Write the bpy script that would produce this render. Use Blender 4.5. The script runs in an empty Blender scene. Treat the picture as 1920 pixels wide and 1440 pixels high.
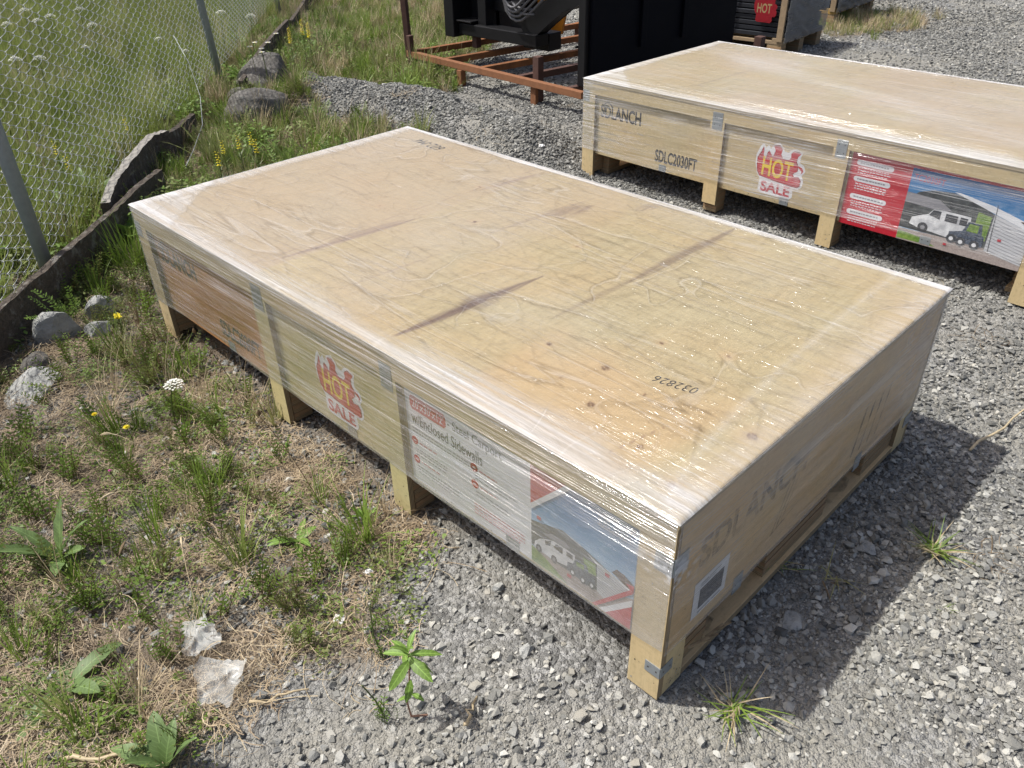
import bpy, bmesh, math, random
import numpy as np
from mathutils import Vector, Matrix, Euler
random.seed(7); RNG = np.random.default_rng(11)
SC = bpy.context.scene
COL = SC.collection
# ------------------------------------------------------------------ camera, sky, sun, exposure
cam = bpy.data.cameras.new('camera'); cam.sensor_width = 36.0; cam.lens = 1499.5 / 1920 * 36
cam.clip_end = 500; cam.clip_start = 0.05
camo = bpy.data.objects.new('camera', cam); COL.objects.link(camo)
camo.location = (-1.00058, -0.57973, 1.61852)
camo.rotation_euler = Euler((0.982945, 0.0207445, -0.786778), 'XYZ')
SC.camera = camo
SUN = Vector((-0.20, 0.25, 0.55)).normalized()
elev = math.asin(SUN.z); azim = math.atan2(SUN.x, SUN.y)
w = bpy.data.worlds.new('World'); SC.world = w; w.use_nodes = True
nt = w.node_tree; bg = nt.nodes['Background']
sky = nt.nodes.new('ShaderNodeTexSky'); sky.sky_type = 'NISHITA'; sky.sun_disc = False
sky.sun_elevation = elev; sky.sun_rotation = azim; sky.air_density = 0.7; sky.dust_density = 4.0; sky.ozone_density = 0.6
nt.links.new(sky.outputs[0], bg.inputs[0]); bg.inputs[1].default_value = 0.135
sl = bpy.data.lights.new('sun', 'SUN'); sl.energy = 4.1; sl.angle = math.radians(0.6); sl.color = (1.0, 0.975, 0.93)
so = bpy.data.objects.new('sun', sl); COL.objects.link(so); so.rotation_euler = SUN.to_track_quat('Z', 'Y').to_euler()
so.location = (0, 0, 10)
SC.view_settings.view_transform = 'Standard'; SC.view_settings.look = 'None'
SC.view_settings.exposure = 0.32; SC.view_settings.gamma = 1.0; SC.view_settings.use_curve_mapping = False
SC.render.engine = 'CYCLES'; SC.cycles.transparent_max_bounces = 24; SC.cycles.max_bounces = 8

# ------------------------------------------------------------------ helpers
def tag(o, label=None, cat=None, group=None, kind=None):
    if label: o['label'] = label
    if cat: o['category'] = cat
    if group: o['group'] = group
    if kind: o['kind'] = kind
    return o
def empty(name, loc=(0, 0, 0), rz=0.0):
    o = bpy.data.objects.new(name, None); COL.objects.link(o); o.location = loc; o.rotation_euler = (0, 0, rz)
    o.empty_display_size = 0.1
    return o
def link(name, me, parent=None):
    o = bpy.data.objects.new(name, me); COL.objects.link(o)
    if parent is not None: o.parent = parent
    return o
class MB:
    def __init__(s): s.v = []; s.f = []; s.m = []
    def add(s, vs, fs, m=0):
        b = len(s.v); s.v += [tuple(p) for p in vs]; s.f += [tuple(i + b for i in f) for f in fs]; s.m += [m] * len(fs); return s
    def box(s, x0, x1, y0, y1, z0, z1, m=0, T=None):
        vs = [(x, y, z) for z in (z0, z1) for y in (y0, y1) for x in (x0, x1)]
        if T is not None: vs = [T @ Vector(p) for p in vs]
        return s.add(vs, [(0, 2, 3, 1), (4, 5, 7, 6), (0, 1, 5, 4), (2, 6, 7, 3), (0, 4, 6, 2), (1, 3, 7, 5)], m)
    def bar(s, a, b, wd, hg, m=0, up=(0, 0, 1)):
        a = Vector(a); b = Vector(b); d = (b - a); L = d.length; d.normalize()
        u = Vector(up); sd = d.cross(u)
        if sd.length < 1e-4: sd = d.cross(Vector((1, 0, 0)))
        sd.normalize(); u = sd.cross(d)
        vs = [a + d * (L * t) + sd * (wd / 2 * i) + u * (hg / 2 * j) for t in (0, 1) for j in (-1, 1) for i in (-1, 1)]
        return s.add(vs, [(0, 2, 3, 1), (4, 5, 7, 6), (0, 1, 5, 4), (2, 6, 7, 3), (0, 4, 6, 2), (1, 3, 7, 5)], m)
    def tube(s, pts, r, n=8, m=0, cap=True):
        pts = [Vector(p) for p in pts]; rs = r if isinstance(r, (list, tuple)) else [r] * len(pts)
        vs = []; ref = Vector((0.3, 0.2, 0.93)); fs = []
        for i, p in enumerate(pts):
            d = (pts[min(i + 1, len(pts) - 1)] - pts[max(i - 1, 0)])
            if d.length < 1e-9: d = Vector((0, 0, 1))
            d.normalize(); a = d.cross(ref)
            if a.length < 0.05: a = d.cross(Vector((1, 0, 0)))
            a.normalize(); b = d.cross(a)
            vs += [p + (a * math.cos(2 * math.pi * k / n) + b * math.sin(2 * math.pi * k / n)) * rs[i] for k in range(n)]
        for i in range(len(pts) - 1):
            for k in range(n):
                k2 = (k + 1) % n
                fs.append((i * n + k, i * n + k2, (i + 1) * n + k2, (i + 1) * n + k))
        if cap: fs += [tuple(range(n))[::-1], tuple((len(pts) - 1) * n + k for k in range(n))]
        return s.add(vs, fs, m)
    def poly(s, pts, m=0):
        return s.add(pts, [tuple(range(len(pts)))], m)
    def mesh(s, name, mats, smooth=False):
        me = bpy.data.meshes.new(name); me.from_pydata(s.v, [], s.f)
        for q in (mats if isinstance(mats, (list, tuple)) else [mats]): me.materials.append(q)
        me.polygons.foreach_set('material_index', s.m)
        if smooth: me.polygons.foreach_set('use_smooth', [True] * len(s.f))
        me.update(); return me
    def build(s, name, mats, parent=None, smooth=False, bevel=0):
        o = link(name, s.mesh(name, mats, smooth), parent)
        if bevel:
            md = o.modifiers.new('bevel', 'BEVEL'); md.width = bevel; md.segments = 2; md.limit_method = 'ANGLE'
        return o
def grid_mesh(name, P, mats, smooth=True, attrs=None, vattr=None, faces_mask=None):
    """P: (nu,nv,3) array -> grid mesh"""
    nu, nv = P.shape[:2]; me = bpy.data.meshes.new(name)
    idx = np.arange(nu * nv).reshape(nu, nv)
    F = np.stack([idx[:-1, :-1], idx[1:, :-1], idx[1:, 1:], idx[:-1, 1:]], -1)
    F = F.reshape(-1, 4) if faces_mask is None else F[faces_mask]
    me.vertices.add(nu * nv); me.vertices.foreach_set('co', P.reshape(-1).astype(np.float32))
    me.loops.add(len(F) * 4); me.loops.foreach_set('vertex_index', F.reshape(-1).astype(np.int32))
    me.polygons.add(len(F)); me.polygons.foreach_set('loop_start', np.arange(0, len(F) * 4, 4, dtype=np.int32))
    me.polygons.foreach_set('loop_total', np.full(len(F), 4, dtype=np.int32))
    me.polygons.foreach_set('use_smooth', np.full(len(F), smooth))
    me.update(calc_edges=True); me.validate()
    for q in (mats if isinstance(mats, (list, tuple)) else [mats]): me.materials.append(q)
    for k, a in (attrs or {}).items():
        at = me.attributes.new(k, 'FLOAT', 'POINT'); at.data.foreach_set('value', a.reshape(-1).astype(np.float32))
    for k, a in (vattr or {}).items():
        at = me.attributes.new(k, 'FLOAT_VECTOR', 'POINT'); at.data.foreach_set('vector', a.reshape(-1).astype(np.float32))
    return me
# numpy value noise
_T = RNG.random((256, 256))
def vnoise(x, y):
    xi = np.floor(x).astype(int); yi = np.floor(y).astype(int); fx = x - xi; fy = y - yi
    fx = fx * fx * (3 - 2 * fx); fy = fy * fy * (3 - 2 * fy)
    g = lambda a, b: _T[a & 255, b & 255]
    return (g(xi, yi) * (1 - fx) + g(xi + 1, yi) * fx) * (1 - fy) + (g(xi, yi + 1) * (1 - fx) + g(xi + 1, yi + 1) * fx) * fy
def fbm(x, y, o=4):
    r = 0; a = 0.5; t = 0
    for i in range(o):
        r = r + a * vnoise(x * 2 ** i + 17.3 * i, y * 2 ** i + 5.1 * i); t += a; a *= 0.5
    return r / t
def sstep(a, b, x): t = np.clip((x - a) / (b - a), 0, 1); return t * t * (3 - 2 * t)

# ------------------------------------------------------------------ material helpers
class NT:
    def __init__(s, name):
        s.mat = bpy.data.materials.new(name); s.mat.use_nodes = True; s.t = s.mat.node_tree; s.t.nodes.clear()
        s.out = s.t.nodes.new('ShaderNodeOutputMaterial')
    def n(s, typ, **kw):
        nd = s.t.nodes.new('ShaderNode' + typ)
        for k, v in kw.items():
            if k.startswith('i_'):
                nd.inputs[int(k[2:]) if k[2:].isdigit() else k[2:].replace('_', ' ')].default_value = v
            else: setattr(nd, k, v)
        return nd
    def l(s, a, b): s.t.links.new(a, b)
    def noise(s, vec, scale, detail=3, rough=0.6, dist=0.0):
        nd = s.n('TexNoise'); nd.inputs['Scale'].default_value = scale; nd.inputs['Detail'].default_value = detail
        nd.inputs['Roughness'].default_value = rough; nd.inputs['Distortion'].default_value = dist
        if vec is not None: s.l(vec, nd.inputs['Vector'])
        return nd.outputs[0]
    def mapping(s, vec, scale=(1, 1, 1), rot=(0, 0, 0), loc=(0, 0, 0)):
        nd = s.n('Mapping'); nd.inputs['Scale'].default_value = scale; nd.inputs['Rotation'].default_value = rot
        nd.inputs['Location'].default_value = loc; s.l(vec, nd.inputs['Vector']); return nd.outputs[0]
    def ramp(s, fac, stops):
        nd = s.n('ValToRGB'); cr = nd.color_ramp
        while len(cr.elements) < len(stops): cr.elements.new(0.5)
        for e, (p, c) in zip(cr.elements, stops):
            e.position = p; e.color = (c, c, c, 1) if isinstance(c, (int, float)) else (*c, 1)
        s.l(fac, nd.inputs[0]); return nd.outputs[0]
    def mix(s, fac, a, b, mode='MIX'):
        nd = s.n('Mix'); nd.data_type = 'RGBA'; nd.blend_type = mode
        for sock, v in ((nd.inputs[0], fac), (nd.inputs[6], a), (nd.inputs[7], b)):
            if isinstance(v, (int, float)): sock.default_value = v
            elif isinstance(v, (tuple, list)): sock.default_value = (*v, 1)
            else: s.l(v, sock)
        return nd.outputs[2]
    def math(s, op, a, b=None, clamp=False):
        nd = s.n('Math'); nd.operation = op; nd.use_clamp = clamp
        for i, v in enumerate((a, b)):
            if v is None: continue
            if isinstance(v, (int, float)): nd.inputs[i].default_value = v
            else: s.l(v, nd.inputs[i])
        return nd.outputs[0]
    def bump(s, h, strength=0.5, dist=0.01, normal=None):
        nd = s.n('Bump'); nd.inputs['Strength'].default_value = strength; nd.inputs['Distance'].default_value = dist
        s.l(h, nd.inputs['Height'])
        if normal is not None: s.l(normal, nd.inputs['Normal'])
        return nd.outputs[0]
    def attr(s, name): nd = s.n('Attribute'); nd.attribute_name = name; return nd
    def objco(s): return s.n('TexCoord').outputs['Object']
    def geopos(s): return s.n('NewGeometry').outputs['Position']
    def principled(s, color=None, rough=0.6, metal=0.0, normal=None, spec=0.5, finish=True):
        p = s.n('BsdfPrincipled')
        if color is not None:
            if isinstance(color, (tuple, list)): p.inputs['Base Color'].default_value = (*color, 1)
            else: s.l(color, p.inputs['Base Color'])
        if isinstance(rough, (int, float)): p.inputs['Roughness'].default_value = rough
        else: s.l(rough, p.inputs['Roughness'])
        p.inputs['Metallic'].default_value = metal; p.inputs['Specular IOR Level'].default_value = spec
        if normal is not None: s.l(normal, p.inputs['Normal'])
        if finish: s.l(p.outputs[0], s.out.inputs[0])
        return p
def simple(name, col, rough=0.6, metal=0.0, var=0.25, scale=30, bump=0.0, spec=0.4):
    t = NT(name); co = t.objco(); n = t.noise(co, scale, 5)
    c = t.mix(n, tuple(c * (1 - var) for c in col), tuple(min(1, c * (1 + var)) for c in col))
    t.principled(c, rough, metal, t.bump(n, bump, 0.004) if bump else None, spec); return t.mat
def flat(name, col, rough=0.5):
    t = NT(name); n = t.noise(t.objco(), 60, 3); c = t.mix(n, tuple(c * .93 for c in col), col); t.principled(c, rough); return t.mat

def wood(name, c1, c2, axis='y', rough=0.75, edge=False, patches=None, knots=True):
    """plywood veneer; axis is grain direction"""
    t = NT(name); co = t.objco()
    sc = {'x': (1.2, 14, 14), 'y': (14, 1.2, 14), 'z': (14, 14, 1.2)}[axis]
    n1 = t.noise(t.mapping(co, sc), 2.2, 5, 0.65, 0.6)
    fs = tuple(v * 6 for v in sc); n2 = t.noise(t.mapping(co, fs), 3.0, 4, 0.7)
    n3 = t.noise(co, 3.0, 3, 0.6, 0.4); n4 = t.noise(co, 55, 4, 0.7)
    c = t.mix(t.ramp(n1, [(0.3, 0.0), (0.7, 1.0)]), c1, c2)
    c = t.mix(t.ramp(n3, [(0.35, 0.0), (0.7, 0.55)]), c, tuple(v * f for v, f in zip(c2, (1.0, 0.86, 0.72))))
    c = t.mix(t.math('MULTIPLY', t.ramp(n2, [(0.5, 0.0), (0.75, 1.0)]), 0.35), c, tuple(v * 0.55 for v in c1))
    c = t.mix(t.math('MULTIPLY', t.ramp(n4, [(0.35, 1.0), (0.5, 0.0)]), 0.25), c, tuple(v * 0.5 for v in c1))
    if patches:      # per-vertex stains of the veneer itself
        a = t.attr('stain'); c = t.mix(a.outputs['Fac'], c, (0.085, 0.045, 0.045))
        b = t.attr('orange'); c = t.mix(t.math('MULTIPLY', b.outputs['Fac'], 0.6), c, (0.41, 0.29, 0.16))
        b = t.attr('pink'); c = t.mix(t.math('MULTIPLY', b.outputs['Fac'], 0.5), c, (0.36, 0.285, 0.215))
        b = t.attr('knot'); c = t.mix(b.outputs['Fac'], c, (0.12, 0.065, 0.035))
    t.principled(c, rough, 0, t.bump(t.math('ADD', n2, n1), 0.25, 0.002), 0.3)
    return t.mat
def ply_edge(name, axis='z', period=0.0035, c=(0.42, 0.31, 0.18)):
    t = NT(name); co = t.objco(); sep = t.n('SeparateXYZ'); t.l(co, sep.inputs[0])
    v = t.math('ADD', sep.outputs['XYZ'.index(axis.upper())], t.math('MULTIPLY', t.noise(co, 8, 3), 0.003))
    wv = t.math('SINE', t.math('MULTIPLY', v, 2 * math.pi / period)); n = t.noise(co, 90, 4)
    m = t.math('ADD', t.math('MULTIPLY', wv, 0.5), 0.5)
    col = t.mix(m, tuple(q * 0.42 for q in c), c); col = t.mix(t.math('MULTIPLY', n, 0.5), col, tuple(q * 0.6 for q in c))
    t.principled(col, 0.85, 0, t.bump(m, 0.6, 0.002), 0.2); return t.mat

# wood set
M_TOP = wood('top_veneer', (0.325, 0.272, 0.160), (0.385, 0.33, 0.208), 'x', patches=True)
M_WOODY = wood('pale_plywood', (0.46, 0.37, 0.21), (0.54, 0.45, 0.275), 'y')
M_WOODX = wood('end_plywood', (0.58, 0.42, 0.22), (0.68, 0.51, 0.29), 'x')
M_WOODZ = wood('post_plywood', (0.50, 0.39, 0.21), (0.58, 0.47, 0.27), 'z')
M_ORANGE = wood('brown_plywood', (0.34, 0.155, 0.055), (0.46, 0.24, 0.10), 'y')
M_OLIVE = wood('olive_plywood', (0.45, 0.40, 0.20), (0.53, 0.475, 0.255), 'y')
M_EDGE = ply_edge('laminated_edge', 'z', 0.006)
M_EDGEX = ply_edge('laminated_edge_upright', 'x', 0.005)
M_ZINC = simple('galvanised_steel', (0.42, 0.46, 0.49), 0.42, 0.75, 0.2, 60, 0.1)
M_NAIL = simple('nail_steel', (0.10, 0.085, 0.075), 0.5, 0.6)
M_INK = flat('black_ink', (0.028, 0.027, 0.028), 0.8)
def worn_ink():
    t = NT('worn_brushed_ink'); n = t.noise(t.objco(), 34, 5, .75, .6); n2 = t.noise(t.mapping(t.objco(), (6, 6, 26)), 1.0, 3); tr = t.n('BsdfTransparent'); p = t.principled((0.06, 0.058, 0.055), .9, finish=False); m = t.n('MixShader')
    t.l(t.math('MULTIPLY', t.ramp(n, [(.38, .08), (.64, .75)]), t.ramp(n2, [(.4, .25), (.6, .95)])), m.inputs[0]); t.l(tr.outputs[0], m.inputs[1]); t.l(p.outputs[0], m.inputs[2]); t.l(m.outputs[0], t.out.inputs[0]); return t.mat
M_FADEINK = worn_ink()
def noisy_late(name, a, b, scale):
    t = NT(name); c = t.mix(t.ramp(t.noise(t.objco(), scale, 4), [(0.35, 0.0), (0.65, 1.0)]), a, b); t.principled(c, 0.45); return t.mat
M_WHITE = flat('white_print', (0.74, 0.75, 0.77), 0.45); M_RED = flat('red_print', (0.50, 0.018, 0.035), 0.4)
M_YEL = flat('yellow_print', (0.80, 0.60, 0.02), 0.4); M_GREYP = flat('grey_print', (0.25, 0.25, 0.27), 0.5)
M_TXT = flat('dark_print', (0.045, 0.045, 0.05), 0.5); M_FINE = flat('fine_print', (0.36, 0.36, 0.38), 0.5); M_FINER = flat('fine_red_print', (0.6, 0.22, 0.24), 0.5)
M_VANP = noisy_late('van_print', (0.45, 0.46, 0.48), (0.78, 0.79, 0.80), 26); M_DKRED = flat('flame_outline_print', (0.24, 0.008, 0.015), 0.4)
def sky_print():
    t = NT('sky_print'); co = t.objco(); sep = t.n('SeparateXYZ'); t.l(co, sep.inputs[0])
    z = t.math('DIVIDE', t.math('SUBTRACT', sep.outputs[2], 0.25), 0.2, True)
    c = t.ramp(z, [(0.0, (0.42, 0.58, 0.74)), (0.5, (0.07, 0.24, 0.48)), (1.0, (0.015, 0.10, 0.28))])
    n = t.ramp(t.noise(t.mapping(co, (1, 1, 2.2)), 11, 5, 0.6), [(0.52, 0.0), (0.72, 0.8)])
    c = t.mix(t.math('MULTIPLY', n, t.math('SUBTRACT', 1.0, z, True)), c, (0.7, 0.74, 0.8)); t.principled(c, 0.4); return t.mat
def noisy(name, a, b, scale): 
    t = NT(name); c = t.mix(t.ramp(t.noise(t.objco(), scale, 4), [(0.35, 0.0), (0.65, 1.0)]), a, b); t.principled(c, 0.45); return t.mat
M_SKYP = sky_print(); M_GRASSP = noisy('grass_print', (0.10, 0.20, 0.03), (0.25, 0.36, 0.08), 90)
M_ROADP = noisy('road_print', (0.30, 0.25, 0.23), (0.42, 0.36, 0.33), 160); M_RIBP = flat('ribbed_wall_print', (0.55, 0.56, 0.58))
M_CAVEP = noisy('carport_inside_print', (0.035, 0.04, 0.045), (0.09, 0.10, 0.10), 40); M_BARNP = flat('barn_print', (0.10, 0.055, 0.045))
M_NAVYP = noisy('vehicle_print', (0.015, 0.025, 0.05), (0.12, 0.15, 0.2), 120); M_GLASSP = flat('window_print', (0.04, 0.045, 0.055))

# stretch film ------------------------------------------------------
def film_mat(name, tint=(0.80, 0.80, 0.80), base=0.01, streak=0.52, gloss_r=0.16):
    t = NT(name); sa2 = t.attr('streak').outputs['Fac']; fc = t.attr('fc').outputs['Vector']; hz = t.attr('haze').outputs['Fac']
    s1 = t.noise(t.mapping(fc, (1.3, 150, 1)), 1.0, 4, 0.65, 0.3)
    s2 = t.noise(t.mapping(fc, (7, 60, 1)), 1.0, 4, 0.6, 1.2)
    s3 = t.noise(t.mapping(fc, (2.2, 9, 1)), 1.0, 3, 0.6, 0.6)
    s4 = t.noise(t.mapping(fc, (30, 300, 1)), 1.0, 2, 0.6, 0.6)
    h = t.math('ADD', t.math('MULTIPLY', s1, 0.55), t.math('ADD', t.math('MULTIPLY', s2, 0.5), t.math('MULTIPLY', s4, 0.15)))
    nm = t.bump(h, 1.0, 0.0035)
    hair = t.math('SUBTRACT', 1.0, t.math('DIVIDE', t.math('ABSOLUTE', t.math('SUBTRACT', t.noise(t.mapping(fc, (0.7, 170, 1), (0, 0, 0.012)), 1.0, 2, 0.5, 0.3), 0.55)), 0.030), True)
    nm = t.bump(t.math('ADD', h, t.math('MULTIPLY', hair, t.math('MULTIPLY', t.math('MULTIPLY', t.attr('streak').outputs['Fac'], t.attr('streak').outputs['Fac']), 0.17))), 1.0, 0.0035)
    lines = t.ramp(t.math('ADD', s1, t.math('MULTIPLY', t.math('SUBTRACT', s3, 0.5), 0.55)), [(0.56, 0.0), (0.74, 1.0)])
    sa = t.attr('streak').outputs['Fac']
    hazef = t.math('ADD', t.math('MULTIPLY', t.math('MULTIPLY', t.math('MAXIMUM', t.math('MULTIPLY', lines, t.math('MULTIPLY', sa2, 0.25)), t.math('MULTIPLY', hair, t.ramp(s3, [(0.42, 0.1), (0.6, 1.0)]))), streak), sa), t.math('ADD', hz, base), True)  # streak attribute whitens the film: milky lines and painted glints
    ca = t.attr('crease').outputs['Fac']; ridges = []
    for sc_, ds, th_, mk in (((1.1, 9, 1), 0.35, 0.013, (0.9, 2.2, 1)), ((0.8, 17, 1), 0.6, 0.013, (1.4, 3.0, 1)), ((4.5, 3.2, 1), 0.15, 0.007, (1.7, 1.5, 1))):
        nn = t.noise(t.mapping(fc, sc_, (0, 0, 0.25 if ds < 1.5 else -0.15), (sc_[1], 3.1, 0)), 1.0, 1.5, 0.5, ds); mm = t.noise(t.mapping(fc, mk, (0, 0, 0), (7.7, sc_[0], 0)), 1.0, 2)
        up = t.math('ABSOLUTE', t.math('SUBTRACT', nn, 0.5)); r_ = t.math('SUBTRACT', 1.0, t.math('DIVIDE', up, th_), True)
        ridges.append(t.math('MULTIPLY', r_, t.ramp(mm, [(0.44, 0.0), (0.58, 1.0)])))
        up2 = t.math('ABSOLUTE', t.math('SUBTRACT', nn, 0.5 + th_ * 1.6)); r2 = t.math('SUBTRACT', 1.0, t.math('DIVIDE', up2, th_), True); ridges.append(t.math('MULTIPLY', r2, t.ramp(mm, [(0.44, 0.0), (0.58, 1.0)])))
    dk = t.math('MULTIPLY', t.math('MAXIMUM', t.math('MAXIMUM', ridges[0], ridges[2]), ridges[4]), ca)
    lt = t.math('MULTIPLY', t.math('MAXIMUM', t.math('MAXIMUM', ridges[1], ridges[3]), ridges[5]), ca)  # light side of each crease, painted as haze beside the dark line
    hazef = t.math('ADD', hazef, t.math('MULTIPLY', lt, 0.17), True)
    fold = t.math('ADD', t.math('MULTIPLY', t.attr('fold').outputs['Fac'], 0.42), t.math('MULTIPLY', dk, 0.36), True)
    tr = t.n('BsdfTransparent'); t.l(t.mix(fold, (0.975, 0.975, 0.97), (0.52, 0.50, 0.47)), tr.inputs[0])
    gl = t.n('BsdfGlossy'); gl.inputs['Roughness'].default_value = gloss_r; gl.inputs[0].default_value = (1, 1, 1, 1); t.l(nm, gl.inputs['Normal'])
    fr = t.n('Fresnel'); fr.inputs['IOR'].default_value = 1.45
    m1 = t.n('MixShader'); t.l(t.math('ADD', t.math('MULTIPLY', fr.outputs[0], 0.55), 0.015, True), m1.inputs[0]); t.l(tr.outputs[0], m1.inputs[1]); t.l(gl.outputs[0], m1.inputs[2])
    df = t.n('BsdfDiffuse'); df.inputs[0].default_value = (*tint, 1); t.l(nm, df.inputs['Normal'])
    tl = t.n('BsdfTranslucent'); tl.inputs[0].default_value = (*tint, 1)
    m2 = t.n('MixShader'); m2.inputs[0].default_value = 0.35; t.l(df.outputs[0], m2.inputs[1]); t.l(tl.outputs[0], m2.inputs[2])
    m3 = t.n('MixShader'); t.l(hazef, m3.inputs[0]); t.l(m1.outputs[0], m3.inputs[1]); t.l(m2.outputs[0], m3.inputs[2])
    t.l(m3.outputs[0], t.out.inputs[0]); return t.mat
M_FILM = film_mat('stretch_film')

# ground -------------------------------------------------------------
VEG = [(-80, -8), (-3, -0.15), (-1.3, 0.42), (-0.95, 0.47), (-0.75, 0.54), (-0.55, 0.66), (-0.4, 0.62), (-0.23, 0.8), (0.02, 0.8), (0.3, 1.2), (0.7, 2.0),
       (1.33, 2.5), (2.1, 3.15), (2.42, 3.75), (2.2, 4.5), (2.55, 5.45), (3.05, 5.15), (3.4, 4.62), (3.85, 4.95), (5.0, 5.7), (7, 7.0), (80, 30), (80, 120), (-80, 120)]
def poly_sd(X, Y, P):
    """signed distance, positive inside"""
    P = np.array(P, float); d = np.full(X.shape, 1e9); ins = np.zeros(X.shape, bool); n = len(P)
    for i in range(n):
        a = P[i]; b = P[(i + 1) % n]; e = b - a
        wx = X - a[0]; wy = Y - a[1]; t = np.clip((wx * e[0] + wy * e[1]) / (e @ e), 0, 1)
        d = np.minimum(d, np.hypot(wx - t * e[0], wy - t * e[1]))
        c = ((a[1] > Y) != (b[1] > Y))
        with np.errstate(divide='ignore', invalid='ignore'):
            xi = e[0] * (Y - a[1]) / (e[1] if e[1] != 0 else 1e-12) + a[0]
        ins ^= c & (X < xi)
    return np.where(ins, d, -d)
def veg_mask(X, Y):
    s = poly_sd(X, Y, VEG) + (fbm(X * 3.1 + 9, Y * 3.1, 4) - 0.5) * 0.35
    v = sstep(-0.06, 0.14, s)
    p = np.exp(-(((X - 8.3) / 1.0) ** 2 + ((Y - 3.3) / 0.55) ** 2) ** 1.5)       # weedy patch far right
    return np.maximum(v, sstep(0.25, 0.7, p + (fbm(X * 3, Y * 3, 3) - 0.5) * 0.5) * 0.8)
def dust_mask(X, Y): return np.clip(0.30 + 0.55 * sstep(0.6, -0.1, Y) * sstep(1.6, 0.6, X) + 0.9 * (fbm(X * 1.9 + 3, Y * 1.9 + 8, 4) - 0.45) * 1.6 - 0.35 * sstep(2.0, 2.5, X) * sstep(5, 4, X), 0.05, 0.95)
def under_crate(X, Y): return (X > 0.02) & (X < 1.32) & (Y > 0.02) & (Y < 2.45)
BERM = [(2.45, 5.05), (2.62, 4.5), (2.72, 3.9), (2.72, 3.3), (2.6, 2.9)]
def ground_z(X, Y):
    z = (fbm(X * 1.3, Y * 1.3, 4) - 0.5) * 0.03 + (fbm(X * 9, Y * 9, 3) - 0.5) * 0.016
    d = np.full(np.shape(X), 1e9)
    for a, b in zip(BERM[:-1], BERM[1:]):
        a = np.array(a); e = np.array(b) - a; t = np.clip(((X - a[0]) * e[0] + (Y - a[1]) * e[1]) / (e @ e), 0, 1)
        d = np.minimum(d, np.hypot(X - a[0] - t * e[0], Y - a[1] - t * e[1]))
    z = z + 0.21 * np.exp(-(d / 0.29) ** 2) * (0.75 + 0.5 * fbm(X * 4, Y * 4, 3))
    near = np.minimum(1, np.maximum(np.maximum(np.maximum(-X, X - 1.33), np.maximum(-Y, Y - 2.47)), 0) / 0.15)
    z = z * (0.35 + 0.65 * near) - 0.012
    z = z + 0.03 * np.exp(-(((X + 0.25) / 0.35) ** 2 + ((Y - 0.25) / 0.25) ** 2))
    return z
def gz(x, y): return float(ground_z(np.array([float(x)]), np.array([float(y)]))[0])

def ground_mat():
    t = NT('gravel_and_soil'); p = t.geopos(); v = t.attr('veg').outputs['Fac']
    vo = t.n('TexVoronoi'); vo.inputs['Scale'].default_value = 75; t.l(p, vo.inputs['Vector'])
    vo2 = t.n('TexVoronoi'); vo2.inputs['Scale'].default_value = 190; t.l(p, vo2.inputs['Vector'])
    hs = t.n('SeparateColor'); t.l(vo.outputs['Color'], hs.inputs[0])
    big = t.noise(p, 1.7, 4)
    g = t.ramp(hs.outputs[0], [(0.0, (0.12, 0.12, 0.115)), (0.6, (0.24, 0.24, 0.23)), (1.0, (0.38, 0.38, 0.365))])
    g = t.mix(t.ramp(big, [(0.4, 0.0), (0.62, 0.75)]), g, (0.33, 0.315, 0.27))
    fine = t.noise(p, 320, 3)
    g = t.mix(t.math('MULTIPLY', t.ramp(fine, [(0.35, 1.0), (0.5, 0.0)]), 0.5), g, (0.06, 0.06, 0.058))
    s = t.mix(t.noise(p, 25, 5), (0.12, 0.095, 0.07), (0.27, 0.22, 0.16))
    s = t.mix(t.math('MULTIPLY', t.ramp(t.noise(p, 2.5, 4), [(0.45, 0.0), (0.6, 1.0)]), 0.6), s, (0.22, 0.215, 0.20))
    c = t.mix(v, g, s)
    h = t.math('ADD', t.math('MULTIPLY', vo.outputs['Distance'], -1.0), t.math('MULTIPLY', vo2.outputs['Distance'], -0.5))
    nm = t.bump(t.math('ADD', h, t.math('MULTIPLY', fine, 0.4)), 0.9, 0.012)
    t.principled(c, 0.95, 0, nm, 0.15); return t.mat
M_GROUND = ground_mat()
def axis_coords(lo, hi, step, far):
    c = list(np.arange(lo, hi + 1e-6, step)); s = step; x = lo; left = []
    while x > -far: s *= 1.35; x -= s; left.append(x)
    s = step; x = hi; right = []
    while x < far: s *= 1.35; x += s; right.append(x)
    return np.array(left[::-1] + c + right)
gx = axis_coords(-2.6, 10.5, 0.04, 150); gy = axis_coords(-2.2, 11.0, 0.04, 150)
GX, GY = np.meshgrid(gx, gy, indexing='ij')
gP = np.stack([GX, GY, ground_z(GX, GY)], -1)
g_o = link('ground', grid_mesh('ground', gP, M_GROUND, attrs={'veg': veg_mask(GX, GY)}))
tag(g_o, 'grey crushed gravel yard giving way to dry soil along the fence', None, None, 'structure')

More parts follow.
